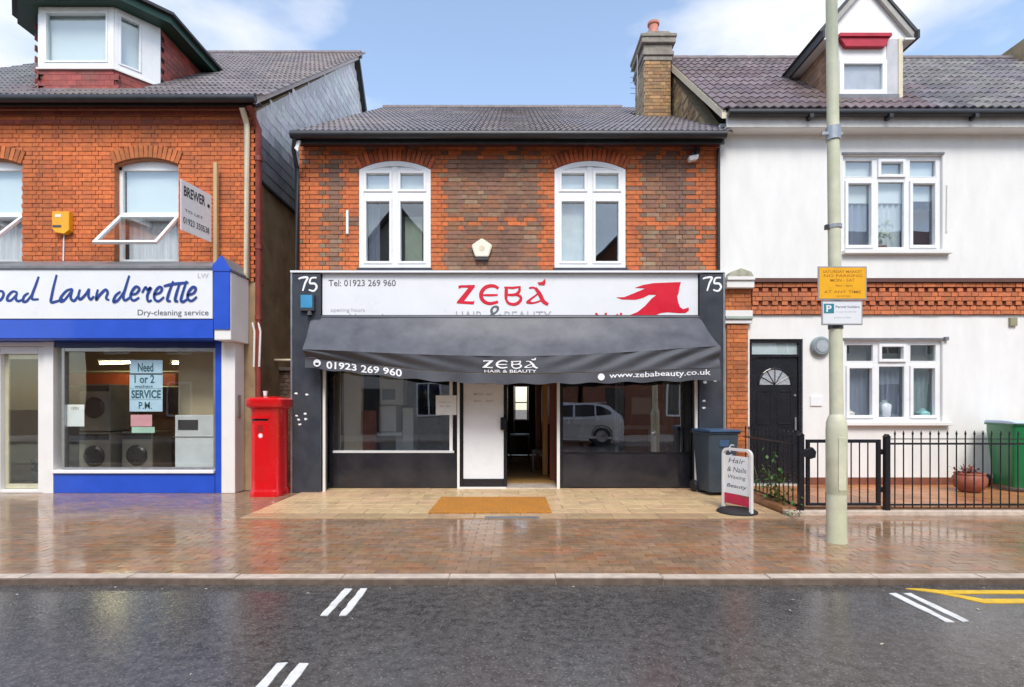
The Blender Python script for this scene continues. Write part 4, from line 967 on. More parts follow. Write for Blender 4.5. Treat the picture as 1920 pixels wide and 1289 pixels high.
def val_pt(u, v):
    return (ax(u), yf + .02 + .10 * max(0, (.5 - u) / .5) ** .7 - .02 + .014 * math.sin(u * 55) * v + .012 * math.sin(u * 23 + 1), zlow(u) - .012 + (zval(u) - zlow(u)) * v + .012 * math.sin(u * 75) * v)
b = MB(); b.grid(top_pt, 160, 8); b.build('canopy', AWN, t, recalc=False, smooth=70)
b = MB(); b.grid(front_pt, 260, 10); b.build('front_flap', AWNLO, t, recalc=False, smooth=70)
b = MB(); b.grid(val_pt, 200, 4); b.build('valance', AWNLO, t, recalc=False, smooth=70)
b = MB(); b.tube([(ax(i / 30), yf + .05 + .10 * max(0, (.5 - i / 30) / .5) ** .7, zlow(i / 30) + .01) for i in range(31)], .022, 8); b.build('front_bar', STEEL, t, smooth=60)
b = MB(); b.tube([(-3.33, yb + .04, ZTOP + .0), (3.12, yb + .04, ZTOP + .0)], .05, 10); b.build('roller', CHAR, t, smooth=60)
for xx in (-3.31, 3.15):
    MB().tube([(xx, yb + .03, ZTOP - .1), (xx, yf + .12, 2.28)], .018, 8).build('arm', STEEL, t, smooth=60)
    s = 0 if xx < 0 else 1
    MB().add([top_pt(s, j / 8) for j in range(9)] + [(xx, yb + .02, 2.45)], [tuple(range(10))]).build('end_panel', AWNLO, t, recalc=False)
def on_val(u0, u1, v0, v1):
    def f(u, v, d):
        p = val_pt(u0 + u * (u1 - u0), 1 - (v0 + v * (v1 - v0))); return (p[0], p[1] - .007, p[2])
    return f
def uof(px): return (X(px, yf) + 3.305) / 6.585
text('lettering', '01923 269 960', on_val(uof(608), uof(752), .18, .92), WHITEINK, t)
text('lettering', 'www.zebabeauty.co.uk', on_val(uof(1142), uof(1332), .32, .95), WHITEINK, t)
for c_, r_ in ((uof(590), .06), (uof(1127), .055)):
    p = val_pt(c_, .42); b = MB(); b.add([(p[0] + r_ * math.cos(i * .449), p[1] - .012, p[2] + r_ * math.sin(i * .449)) for i in range(14)], [tuple(range(14))]); b.build('phone_symbol', WHITEINK, t, recalc=False)
for px_, w_ in ((590, .11),):
    p = val_pt(uof(px_), .42); MB().box(p[0] - .028, p[0] + .028, p[1] - .016, p[1] - .014, p[2] - .03, p[2] + .005).build('phone_dial', INK, t)
def aw(zx, zy):
    u = uof(880 + (zx - 250) / 12.2 * 1.0 + 20); v = (zy - 60) / 640
    # uncial coordinates (140..1640, 200..625) stretched over the middle of the front flap
    u = uof(904 + (zx - 140) / 1500 * 104); v = .10 + (zy - 200) / 425 * .62
    p = front_pt(u, v); return (p[0], p[1] - .012, p[2])
uncial(t, aw, WHITEINK)
text('lettering', 'HAIR & BEAUTY', lambda u, v, d: (lambda p: (p[0], p[1] - .012, p[2]))(front_pt(uof(908 + u * 98), .97 - v * .17)), WHITEINK, t)

# ------------------------------------------------------------------ white house
WH = thing('white_house', 'white rendered terraced house with a black door and a small gabled dormer', 'house', (7.5, 0, 0))
hw = [(5.64, 7.34, 4.08, 5.72), (5.66, 7.34, 1.17, 2.56)]
dz = (4.05, 4.96, .10, 2.58)
b = MB(); yF, yB = 0, .28
b.box(3.55, 4.05, yF, yB, -.1, 6.25); b.box(4.05, 4.96, yF, yB, 2.58, 6.25); b.box(4.96, 5.64, yF, yB, -.1, 6.25); b.box(7.34, 16, yF, yB, -.1, 6.25)
b.box(5.64, 7.34, yF, yB, 5.72, 6.25); b.box(5.64, 7.34, yF, yB, 2.56, 4.08); b.box(5.64, 7.34, yF, yB, -.1, 1.17); b.box(5.64, 5.66, yF, yB, 1.17, 2.56)
hwall = b.build('front_wall', RENDER, WH)
MB().box(4.97, 16, -.012, -.001, .09, .22).build('plinth', mat('red_brown_plinth', (.20, .07, .04), .8, .3), WH)
MB().prism([(.29, 0), (.29, 6.2), (2.9, 8.95), (5.6, 6.2), (5.6, 0)], 3.55, 3.8, 'x').build('gable_wall', mat('buff_mortar', (.30, .23, .14), .9, .25, 6), WH)
gw = [o for o in WH.children if o.name.startswith('gable')][0]
def t_buff(s, e, z): return PR(*random.choice([(.42, .28, .13), (.30, .20, .11), (.18, .13, .09), (.45, .33, .18)]), .2)
it = brick_items((3.55, 5.4, 6.0), R(-90), 5.2, 2.9, lambda z: [(0, 5.4 - (2.9 + (8.95 - 6.0 - z) * .93) ), (5.4 - (2.9 - (8.95 - 6.0 - z) * .95), 9)], t_buff)
pieces(gw, 'brick', UNIT, it, BRICK_O, BRICK_A, 120)
MB().prism([(-.22, 6.22), (-.22, 6.36), (2.9, 9.22), (2.9, 9.06)], 3.49, 3.56, 'x').build('verge_board', CREAM, WH)
# windows of the white house
def house_window(x0, x1, z0, z1, upper):
    f = .06; y0, y1 = .05, .13; w = MB()
    m1 = x0 + (x1 - x0) * .345; m2 = x0 + (x1 - x0) * .665; tz = z1 - .40
    bars(w, [(x0, x0 + f, z0, z1), (x1 - f, x1, z0, z1), (x0 + f, x1 - f, z0, z0 + f), (x0 + f, x1 - f, z1 - f, z1), (m1 - .035, m1 + .035, z0 + f, z1 - f), (m2 - .035, m2 + .035, z0 + f, z1 - f)], y0, y1)
    cols = [(x0 + f, m1 - .035), (m1 + .035, m2 - .035), (m2 + .035, x1 - f)]
    bars(w, [(a, b, tz - .03, tz + .03) for a, b in cols], y0 + .002, y1 - .002)
    win = w.build('window', UPVC, WH, bevel=.004)
    for i, (a, b) in enumerate(cols):
        for (r, s, top) in ((z0 + f, tz - .03, False), (tz + .03, z1 - f, True)):
            g = .05 if (top and i == 1) or (not top and i != 1) else .018
            q = MB(); yy = y0 - (.03 if g > .03 else 0)
            bars(q, [(a, a + g, r, s), (b - g, b, r, s), (a + g, b - g, r, r + g), (a + g, b - g, s - g, s)], yy, y1 - .03); q.build('sash', UPVC, win, bevel=.004)
            pane(win, a + g, b - g, r + g, s - g, .085)
    sill = MB().box(x0 - .02, x1 + .10, -.09, .12, z0 - .065, z0 - .003).build('window_sill', WHITE, WH, bevel=.006)
    MB().box(x0 - .02, x1 + .02, -.02, .05, z1 + .003, z1 + .035).build('window_head', LEAD, WH)
    room(WH, x0 + .02, x1 - .02, z0 - .2, z1 + .15, .30, 3.0, mat('pale_room', (.30, .30, .31), .8))
    return win, cols, tz
win, cols, tz = house_window(*hw[0], True)
MB().box(hw[0][0] + .06, cols[0][1] + .6, .16, .17, 4.95, 5.66).build('blind', BLIND, win)
for a, b in cols[1:2]: curtain(win, a, a + .5, 4.14, 5.0, .2, NET, amp=.02, waves=5)
curtain(win, hw[0][0] + .06, cols[0][1], 4.14, 4.94, .2, GREYCURT, amp=.02, waves=4)
MB().box(cols[2][0], cols[2][1], .15, .16, 4.98, 5.66).build('blind', BLIND, win)
t = thing('potted_orchid', 'pale flowering plant standing on the upstairs sill of the white house', 'plant', (6.45, .2, 4.1)); MB().lathe([(.06, 4.09), (.08, 4.22), (.07, 4.22)], (6.45, .22, 0), 12).build('pot', TERRA, t)
b = MB()
for i in range(70):
    p = Vector((6.45 + random.gauss(0, .09), .22 + random.gauss(0, .04), 4.45 + random.gauss(0, .14))); d = Vector((random.uniform(-1, 1), random.uniform(-1, 1), random.uniform(-1, 1))) * .05; e = Vector((random.uniform(-1, 1), random.uniform(-1, 1), random.uniform(-1, 1))) * .05
    b.add([p, p + d, p + d + e, p + e], [(0, 1, 2, 3)])
b.build('foliage', mat('pale_green_leaf', (.40, .48, .30), .6, .4, 9), t, recalc=False)
t = thing('armchair', 'dark chair back seen through the upstairs window of the white house', 'chair', (7.05, .3, 4.0)); MB().box(6.83, 7.29, .17, .25, 4.02, 4.86).build('backrest', mat('dark_maroon_cloth', (.04, .012, .018), .8), t, bevel=.05); MB().box(6.83, 7.29, .26, .7, 4.02, 4.35).build('seat', mat('dark_maroon_cloth', (.04, .012, .018), .8), t, bevel=.03)
win, cols, tz = house_window(*hw[1], False)
for i, (a, b) in enumerate(cols): curtain(win, a, b, 1.23, tz - .03, .2 + .0 * i, (GREYCURT, GREYCURT, mat('teal_grey_curtain', (.24, .31, .33), .85, .2, 14, stretch=(1, 1, .06)))[i], amp=.025, waves=(5, 5, 5)[i])
for i, (a, b) in enumerate(cols): MB().box(a, b, .24, .25, tz + .0, 2.5).build('blind', mat('taupe_blind', (.22, .20, .20), .8), win)
for (a, z_, c, lab) in ((5.82, 1.36, (.55, .56, .5), 'cream ornament on the downstairs sill beside the lamp post'), (6.45, 1.5, (.5, .56, .62), 'pale round ornament on the middle of the downstairs sill'), (7.12, 1.36, (.25, .5, .5), 'teal ornament at the far end of the downstairs sill')):
    t = thing('ornament', lab, 'ornament', (a, .16, 1.23)); MB().lathe([(.05, 1.225), (.10, 1.27), (.11, z_ - .04), (.05, z_), (.02, z_ + .04)], (a, .155, 0), 14).build('vase', mat('ornament_%d' % int(a * 10), c, .3), t, smooth=60)
# door with fanlight
b = MB(); bars(b, [(4.05, 4.105, .1, 2.58), (4.905, 4.96, .1, 2.58), (4.105, 4.905, 2.52, 2.58), (4.105, 4.905, 2.27, 2.32)], .03, .12); df = b.build('front_door', BLACK, WH, bevel=.004)
MB().box(4.105, 4.905, .07, .076, 2.32, 2.52).build('fanlight_pane', GLASS, df); MB().box(4.106, 4.904, .085, .092, 2.322, 2.518).build('fanlight_blind', BLIND, df)
MB().box(4.108, 4.902, .06, .105, .12, 2.268).build('door_leaf', BLACK, df, bevel=.004)
for (a, b_, c, d) in ((4.20, 4.46, .28, .95), (4.55, 4.81, .28, .95), (4.20, 4.46, 1.12, 1.70), (4.55, 4.81, 1.12, 1.70)):
    q = MB(); bars(q, [(a, a + .025, c, d), (b_ - .025, b_, c, d), (a + .025, b_ - .025, c, c + .025), (a + .025, b_ - .025, d - .025, d)], .047, .06); q.build('door_moulding', BLACK, df, bevel=.005)
pf = [(4.505 + .27 * math.cos(math.pi * i / 12), 1.80 + .27 * math.sin(math.pi * i / 12)) for i in range(13)]
MB().prism(pf, .050, .0595).build('fan_glass', mat('frosted_glass', (.35, .37, .40), .25, .3, 30), df)
for k in range(1, 6):
    an = math.pi * k / 6; MB().tube([(4.505, .047, 1.80), (4.505 + .27 * math.cos(an), .047, 1.80 + .27 * math.sin(an))], .008, 6).build('fan_bar', BLACK, df)
MB().tube([(4.505 + .28 * math.cos(math.pi * i / 12), .05, 1.80 + .28 * math.sin(math.pi * i / 12)) for i in range(13)], .016, 6).build('fan_rim', BLACK, df)
MB().box(4.84, 4.87, .03, .06, 1.02, 1.24).build('door_handle', STEEL, df, bevel=.004); MB().lathe([(.02, .045), (.02, .06)], (4.85, 0, 1.62), 10, 'y').build('door_lock', STEEL, df)
MB().box(4.0, 5.0, -.16, .2, .0, .10).build('door_step', CONC, WH, bevel=.008)
# pier, corbels and dentil band
pier = MB().box(3.64, 4.0, -.05, -.001, .0, 2.82).build('brick_pier', MORTAR, WH)
def t_pier(s, e, z): return PR(.48, .15, .045, .22)
pieces(pier, 'brick', UNIT, brick_items((3.64, -.052, .02), 0, .36, 2.79, None, t_pier), BRICK_O, BRICK_A, 110)
for (za, zb, pr, m_) in ((2.83, 2.90, .09, WHITE), (2.903, 2.945, .12, mat('sage_paint', (.35, .42, .36), .5)), (2.948, 3.05, .10, WHITE), (3.42, 3.54, .16, WHITE), (3.543, 3.60, .19, WHITE)): MB().box(3.60, 4.06, -pr, -.001, za, zb).build('corbel', m_, WH, bevel=.005)
MB().prism([(3.62, 3.603), (4.04, 3.603), (4.0, 3.68), (3.83, 3.74), (3.66, 3.68)], -.18, -.001).build('corbel_cap', mat('mossy_stone', (.36, .36, .27), .8, .3, 9), WH)
blk = MB().box(3.61, 4.05, -.045, -.001, 3.053, 3.417).build('corbel_block', MORTAR, WH)
pieces(blk, 'brick', UNIT, brick_items((3.61, -.047, 3.055), 0, .44, .36, None, t_pier), BRICK_O, BRICK_A, 40)
band = MB().box(4.062, 16, -.03, -.001, 2.99, 3.56).build('brick_band', mat('dark_red_mortar', (.16, .05, .03), .9), WH)
def t_band(s, e, z): return PR(.54, .16, .06, .15)
it = brick_items((4.065, -.032, 2.99), 0, 7.4, .15, None, t_band) + brick_items((4.065, -.032, 3.215), 0, 7.4, .15, None, t_band, proud=.035)
for z in (3.145, 3.37):
    x = 4.07
    while x < 11.4:
        it.append((Matrix.Translation((x + .055, -.045, z + .034)) @ Matrix.Diagonal((.095, .035, .062, 1)), t_band(0, 0, 0), .5)); x += .165
it += brick_items((4.065, -.032, 3.445), 0, 7.4, .075, None, t_band, proud=.05)
pieces(band, 'brick', UNIT, it, BRICK_O, BRICK_A, 130)
MB().box(4.065, 16, -.12, -.001, 3.525, 3.59).build('band_capping', mat('dark_brown_tile', (.11, .05, .04), .6), WH)
# roof
HANG = math.atan2(9.2 - 6.34, 3.15); HSL = math.hypot(9.2 - 6.34, 3.15)
hroof = roof_deck(WH, 3.57, 16, -.25, 6.34, 2.9, 9.19, 6.0, 6.3, DECK)
def t_house(x, s):
    k = nv(x, s, .8, 12)
    if x + .8 * nv(x, s, 2, 1) < 7.2: return PR(.165, .122, .132, .25) if k > -.1 else PR(.135, .092, .095, .25)
    return PR(.18, .165, .16, .25) if k > 0 else PR(.145, .13, .14, .3)
pieces(hroof, 'roof_tile', tile_mesh(.30, .37, 2, .034), roof_items((3.5, -.25, 6.36), HANG, 8.6, HSL, .30, .33, t_house, lambda x, s: 5.62 < x < 6.78 and .62 < s < 2.4), TILE_O, TILE_A, 290)
b = MB()
for k in range(26): b.tube([(3.5 + k * .44, 2.9, 9.21), (3.5 + k * .44 + .435, 2.9, 9.217)], .10, 8)
b.build('ridge_tiles', mat('ridge_clay', (.15, .125, .13), .5, .25, 6), hroof, kind='stuff')
b = MB(); b.tube([(3.56, -.32, 6.26), (16, -.32, 6.26)], .06, 10); b.build('gutter', GUTTER, WH, smooth=40)
for x_ in (4.9, 6.2, 7.6, 8.95, 10.3): MB().box(x_ - .03, x_ + .03, -.38, -.24, 6.16, 6.22).build('gutter_bracket', GUTTER, WH)
MB().box(3.56, 16, -.25, -.22, 6.06, 6.30).build('fascia_board', mat('grey_white_board', (.55, .54, .52), .5), WH)
MB().box(3.56, 16, -.22, .0, 6.06, 6.09).build('soffit', WHITE, WH)
# dormer of the white house
HD = .26; hx0, hx1, hz0, hzE = 5.60, 6.80, 6.66, 7.86
hd = MB().prism([(HD + .05, 6.6), (HD + .05, hzE), (2.1, hzE), (2.1, 8.2), (1.9, 8.2)], hx0 + .04, hx1 - .04, 'x').build('dormer', mat('dormer_lining', (.4, .38, .36), .8), WH)
def rf(u): return 6.36 + .908 * (u + .25)
it = hang((hx0, 2.0, 6.6), R(-90), 1.72, 1.35, .165, .1, lambda u, z: PR(.33, .19, .12, .25), lambda u, z: 6.6 + z > rf(2.0 - u) - .08 and 6.6 + z < hzE - .03)
it += hang((hx1, .28, 6.6), R(90), 1.72, 1.35, .165, .1, lambda u, z: PR(.33, .19, .12, .25), lambda u, z: 6.6 + z > rf(u + .28) - .08 and 6.6 + z < hzE - .03)
pieces(hd, 'hung_tile', UNIT, it, TILE_O, TILE_A, 200)
b = MB(); bars(b, [(hx0 - .02, hx0 + .13, hz0 + .1, hzE), (hx1 - .24, hx1 + .02, hz0 + .1, hzE)], HD - .02, HD + .05); b.build('dormer_front', mat('grey_white_panel', (.50, .50, .52), .5), hd)
MB().box(hx1 - .045, hx1 + .03, HD - .035, HD - .021, hz0 + .05, hzE).build('dormer_corner', CREAM, hd)
MB().box(hx0 + .13, hx1 - .24, HD - .01, HD + .05, 7.50, hzE).build('dormer_head', WHITE, hd)
b = MB(); bars(b, [(hx0 + .13, hx0 + .21, 6.88, 7.49), (hx1 - .32, hx1 - .24, 6.88, 7.49), (hx0 + .21, hx1 - .32, 6.88, 6.97), (hx0 + .21, hx1 - .32, 7.42, 7.49)], HD - .03, HD + .05); dw = b.build('dormer_window', UPVC, hd, bevel=.005)
MB().box(hx0 + .21, hx1 - .32, HD + .01, HD + .016, 6.97, 7.42).build('dormer_pane', GLASS, hd); MB().box(hx0 + .21, hx1 - .32, HD + .04, HD + .048, 6.97, 7.42).build('dormer_blind', mat('lilac_blind', (.50, .48, .56), .8), hd)
MB().box(hx0 + .1, hx1 - .05, HD - .06, HD + .05, 6.80, 6.875).build('dormer_sill', LEAD, hd); MB().box(hx0 - .02, hx1 + .02, HD - .03, HD + .05, 6.66, 6.797).build('dormer_apron', LEAD, hd)
MB().prism([(hx0 + .10, 7.84), (hx1 - .24, 7.84), (hx1 - .31, 7.69), (hx0 + .20, 7.69)], HD - .09, HD - .012).build('red_pelmet', mat('red_pelmet_paint', (.42, .01, .03), .4, .15), hd); MB().box(hx0 + .08, hx1 - .22, HD - .12, HD - .012, 7.843, 7.90).build('red_moulding', mat('red_pelmet_paint', (.42, .01, .03), .4), hd)
cx = (hx0 + hx1) / 2; pk = 8.66
MB().prism([(cx - .79, hzE + .002), (cx + .79, hzE + .002), (cx, pk + .10)], HD, HD + .06).build('dormer_gable', WHITE, hd)
for s_ in (-1, 1):
    e = (cx + s_ * .80, 7.83); p = (cx, pk + .10); q = [e, p, (p[0], p[1] + .13), (e[0] + s_ * .03, e[1] + .10)]
    MB().prism(q, HD - .07, HD - .003).build('barge_board', mat('grey_barge', (.36, .345, .32), .6), hd)
    MB().prism([(e[0] + s_ * .02, e[1] + .11), (p[0] + s_ * .002, p[1] + .14), (p[0] + s_ * .002, p[1] + .19), (e[0] + s_ * .07, e[1] + .13)], HD - .09, 2.9).build('dormer_roof', mat('dormer_roof_felt', (.035, .035, .04), .5), hd)
    MB().box(*sorted((cx + s_ * .62, cx + s_ * .80)), HD - .095, 2.0, 7.80, 7.83).build('dormer_soffit', WHITE, hd)
    MB().box(*sorted((cx + s_ * .80, cx + s_ * .835)), HD - .16, 2.0, 7.79, 7.93).build('dormer_gutter', GUTTER, hd)
# chimney
ch = MB().box(2.90, 3.46, 2.52, 3.38, 7.3, 9.0).build('chimney', mat('buff_mortar', (.30, .23, .14), .9), WH)
def t_chim(s, e, z): return PR(*random.choice([(.34, .20, .09), (.40, .24, .11), (.25, .15, .08), (.30, .16, .07)]), .2)
it = brick_items((2.90, 2.518, 7.3), 0, .56, 1.65, None, t_chim) + brick_items((2.898, 3.38, 7.3), R(-90), .86, 1.65, None, lambda s, e, z: PR(.45, .36, .25, .2))
pieces(ch, 'brick', UNIT, it, BRICK_O, BRICK_A, 130)
for (g, za, zb) in ((.03, 8.95, 9.05), (.06, 9.053, 9.15), (.03, 9.153, 9.30), (.09, 9.303, 9.42), (.11, 9.423, 9.50)): MB().box(2.90 - g, 3.46 + g, 2.52 - g, 3.38 + g, za, zb).build('chimney_course', CEMENT, ch, bevel=.012)
MB().prism([(2.83, 9.503), (3.53, 9.503), (3.40, 9.58), (2.96, 9.58)], 2.48, 3.42).build('chimney_flaunching', CEMENT, ch)
MB().lathe([(.13, 9.57), (.14, 9.62), (.11, 9.66), (.105, 9.92), (.13, 9.93), (.13, 9.98), (.09, 9.98), (.085, 9.7)], (3.16, 2.8, 0), 18).build('chimney_pot', POTPINK, ch, smooth=40)
b = MB(); b.tube([(2.78, 2.7, 8.3), (2.78, 2.7, 9.2)], .012, 6); b.build('aerial_mast', STEEL, ch)
for k in range(5): MB().tube([(2.62, 2.7, 8.35 + k * .12), (2.94, 2.7, 8.35 + k * .12)], .006, 5).build('aerial_rod', STEEL, ch)
MB().box(2.86, 3.50, 2.44, 2.515, 7.60, 7.70).build('lead_flashing', LEAD, ch)
# second chimney at the far end of the ridge
ch2 = MB().box(11.25, 11.9, 2.4, 3.3, 8.3, 9.5).build('chimney', mat('buff_mortar', (.30, .23, .14), .9), WH)
pieces(ch2, 'brick', UNIT, brick_items((11.25, 2.398, 8.3), 0, .65, 1.2, None, t_chim), BRICK_O, BRICK_A, 30)
t = thing('alarm_box', 'round grey alarm box on the white wall beside the black door', 'alarm box', (5.24, -.05, 2.45)); MB().lathe([(.165, -.012), (.165, -.06), (.14, -.085), (.01, -.09)], (5.24, 0, 2.45), 28, 'y').build('case', mat('grey_green_plastic', (.22, .27, .28), .4), t, smooth=40); MB().lathe([(.10, -.093), (.10, -.0905)], (5.24, 0, 2.45), 24, 'y').build('face', mat('grey_face', (.36, .40, .42), .4), t)
MB().box(8.46, 8.58, -.04, -.001, 2.80, 2.94).build('wall_vent', mat('olive_vent', (.28, .26, .16), .6), WH)
MB().box(5.08, 5.28, -.02, -.001, 1.44, 1.60).build('wall_plate', UPVC, WH)
MB().tube([(7.40, -.015, 4.4), (7.41, -.015, 5.2)], .012, 6).build('cable', WHITE, WH)
MB().box(7.35, 7.41, -.05, -.001, 2.55, 2.61).build('junction_box', LEAD, WH)

# ------------------------------------------------------------------ red post box
t = thing('post_box', 'red square-shouldered post box standing beside the dark salon pilaster', 'post box', (-3.93, -.42, 0))
c = (-3.93, -.42, 0)
def squircle(p):
    dx, dy = p[0] - c[0], p[1] - c[1]; q = math.hypot(dx, dy)
    if q < 1e-6: return p
    k = 1 / ((abs(dx) / q) ** 4.5 + (abs(dy) / q) ** 4.5) ** (1 / 4.5)
    return (c[0] + dx * k * .9, c[1] + dy * k * .9, p[2])
def section(prof, name, m):
    b = MB().lathe(prof, c, 64); b.v = [squircle(p) for p in b.v]; return b.build(name, m, t, smooth=40)
section([(.283, 0), (.283, .06), (.275, .09), (.268, .11)], 'base', RED)
section([(.27, .111), (.265, .13), (.262, 1.37), (.275, 1.39), (.275, 1.40)], 'body', RED)
section([(.28, 1.40), (.32, 1.42), (.335, 1.44), (.335, 1.545), (.32, 1.56), (.25, 1.575), (.12, 1.595), (.02, 1.60)], 'cap', RED)
def on_cyl(th, z, r=.262): a = R(-90) + th; return squircle((c[0] + r * math.cos(a), c[1] + r * math.sin(a), z))
def curved(t0, t1, z0, z1, r0, r1, name, m):
    b = MB(); n = 12
    vs = []
    for r in (r0, r1):
        for z in (z0, z1):
            for i in range(n + 1): vs.append(on_cyl(t0 + (t1 - t0) * i / n, z, r))
    k = n + 1; fs = []
    for i in range(n):
        fs += [(i, i + 1, k + i + 1, k + i), (2 * k + i, 3 * k + i, 3 * k + i + 1, 2 * k + i + 1), (i, 2 * k + i, 2 * k + i + 1, i + 1), (k + i, k + i + 1, 3 * k + i + 1, 3 * k + i)]
    fs += [(0, k, 3 * k, 2 * k), (n, 2 * k + n, 3 * k + n, k + n)]
    return b.add(vs, fs).build(name, m, t, smooth=40)
curved(-.75, .35, 1.24, 1.275, .255, .285, 'slot_hood', RED)
curved(-.70, .30, 1.205, 1.238, .255, .2635, 'slot', BLACK)
curved(-.72, .30, .25, 1.16, .258, .2655, 'door', RED)
curved(-.38, -.02, 1.02, 1.14, .26, .268, 'notice_plate', mat('dark_red_plate', (.30, .01, .012), .4))
b = MB(); th0 = -.18; b.add([on_cyl(th0 + .155 * math.cos(i * .449), .99 + .04 * math.sin(i * .449) - .02, .2665) for i in range(14)], [tuple(range(14))]); b.build('crest', PAPERP, t, recalc=False)
b = MB(); b.add([on_cyl(th0 + .10 * math.cos(i * .785 + .3), .97 + .028 * math.sin(i * .785 + .3), .267) for i in range(8)], [tuple(range(8))]); b.build('crest_centre', PAPERW, t, recalc=False)
t2 = thing('paper_cup', 'small white cup left on top of the red post box', 'cup', (-3.98, -.5, 1.6)); MB().lathe([(.026, 1.602), (.036, 1.68), (.032, 1.68), (.024, 1.61)], (-3.98, -.48, 0), 14).build('cup', PAPERW, t2, smooth=40)

# ------------------------------------------------------------------ doormat
t = thing('doormat', 'large orange-brown coir doormat in front of the open salon door', 'doormat', (-.3, -1.38, .01))
MB().prism([(-1.12, -1.96), (.53, -1.95), (.52, -.80), (-1.10, -.79)], .013, .030, 'z').build('mat', COIR, t, bevel=.004)
MB().box(-.35, .35, -2.235, -2.15, .0, .0145).build('drain_cover', LEAD, fore)

# ------------------------------------------------------------------ wheelie bins
def bin_(name, label, loc, rz, w, d, h, mb, ml, group):
    t = thing(name, label, 'bin', loc, rz, group)
    b = MB(); z0 = .06
    sec = [(z0, .80, .74), (h * .86, 1.0, 1.0), (h * .94, 1.0, 1.0)]
    vs = []; r = .05
    for z, a, e in sec:
        hw_, hd_ = w / 2 * a, d / 2 * e; cy = (1 - e) * d * .1
        for (sx, sy) in ((-1, -1), (1, -1), (1, 1), (-1, 1)):
            for k in range(4):
                an = math.atan2(sy, sx) + R(-45 + 30 * k); vs.append((sx * (hw_ - r) + r * math.cos(an), sy * (hd_ - r) + r * math.sin(an) + cy, z))
    n = 16; fs = [(j * n + i, j * n + (i + 1) % n, (j + 1) * n + (i + 1) % n, (j + 1) * n + i) for j in range(2) for i in range(n)] + [tuple(range(n - 1, -1, -1))]
    b.add(vs, fs).build('body', mb, t, local=True, smooth=35)
    MB().box(-w / 2 - .015, w / 2 + .015, -d / 2 - .02, d / 2 + .01, h * .93, h * .955).build('rim', mb, t, local=True, bevel=.008)
    MB().prism([(-d / 2 - .045, h * .957), (-d / 2 - .04, h * .985), (-d * .2, h * 1.0), (d / 2 - .02, h * .995), (d / 2 + .02, h * .957)], -w / 2 - .02, w / 2 + .02, 'x').build('lid', ml, t, local=True, bevel=.012, seg=2)
    MB().tube([(-w / 2 + .06, d / 2 + .06, h * .93), (w / 2 - .06, d / 2 + .06, h * .93)], .016, 8).build('handle', ml, t, local=True)
    for s in (-1, 1): MB().lathe([(.02, -.025), (.095, -.025), (.1, 0), (.095, .025), (.02, .025)], (s * (w / 2 - .02), d / 2 - .02, .1), 20, 'x').build('wheel', RUBBER, t, local=True, smooth=40)
    MB().box(-w * .16, w * .16, -d / 2 * .985 - .006, -d / 2 * .9, h * .74, h * .84).build('front_recess', ml, t, local=True, bevel=.006)
    return t
bt = bin_('wheelie_bin', 'dark slate-blue wheelie bin with a white painted number beside the salon window', (3.30, -.42, .012), R(8), .50, .58, 1.06, BINBLUE, BINBLUELID, 'wheelie bins')
for s_ in ([(.165, .80), (.12, .815), (.085, .77), (.10, .70)], [(.14, .66), (.09, .64), (.07, .56), (.10, .50), (.16, .52), (.175, .60), (.12, .62)], [(.11, .44), (.16, .43), (.20, .42)]):
    b = MB(); ribbon(b, s_, .022, lambda a, z: (a, -.29 * (.74 + .26 * z / .92) - .006 + (1 - (.74 + .26 * z / .92)) * .058, z)); b.build('painted_number', mat('chalky_white', (.5, .52, .56), .8), bt, local=True, recalc=False)
bin_('wheelie_bin', 'green wheelie bin with a pale blue lid inside the railings', (8.10, -.62, .11), R(-16), .62, .74, 1.10, GREENBIN, BINLID, 'wheelie bins')

# ------------------------------------------------------------------ pavement sign
t = thing('pavement_sign', 'white framed pavement sign with a rounded top on a black rubber base', 'sign', (3.035, -1.88, .012), R(-66))
w_, h_ = .50, .86
def rr(w, h, r, z0, n=6):
    p = [(-w / 2, z0)]
    p += [(-w / 2 + r - r * math.cos(R(90) * i / n), h - r + r * math.sin(R(90) * i / n)) for i in range(n + 1)]
    p += [(w / 2 - r + r * math.sin(R(90) * i / n), h - r + r * math.cos(R(90) * i / n)) for i in range(n + 1)]
    return p + [(w / 2, z0)]
o_ = rr(w_, h_, .09, .0); i_ = rr(w_ - .07, h_ - .035, .06, .0); n = len(o_)
vs = [(p[0], y, p[1]) for y in (-.02, .02) for q in (o_, i_) for p in q]; fs = []
for i in range(n - 1): fs += [(i, i + 1, n + i + 1, n + i), (2 * n + i, 3 * n + i, 3 * n + i + 1, 2 * n + i + 1), (i, 2 * n + i, 2 * n + i + 1, i + 1), (n + i, n + i + 1, 3 * n + i + 1, 3 * n + i)]
fs += [(0, n, 3 * n, 2 * n), (n - 1, 3 * n - 1, 4 * n - 1, 2 * n - 1)]
MB().add(vs, fs).build('frame', WHITE, t, local=True)
MB().box(-w_ / 2 + .037, w_ / 2 - .037, -.008, .008, .24, .755).build('panel', PAPERW, t, local=True)
MB().prism([(-w_ / 2 + .037, .10), (w_ / 2 - .037, .10), (w_ / 2 - .037, .20), (0, .236), (-w_ / 2 + .037, .238)], -.008, .008).build('red_panel', mat('crimson_print', (.55, .02, .07), .4), t, local=True)
for k, (body, z, w0) in enumerate((('Hair', .66, .28), ('& Nails', .54, .32), ('Waxing', .43, .30), ('Beauty', .31, .34))):
    text('lettering', body, (lambda z, w0: lambda u, v, d: (-w0 / 2 + u * w0 , -.0095, z + v * .065))(z, w0), GREYINK, t, local=True)
MB().lathe([(.26, 0), (.26, .02), (.22, .045), (.06, .06), (.02, .06)], (0, 0, 0), 32).build('base', RUBBER, t, local=True, smooth=40)
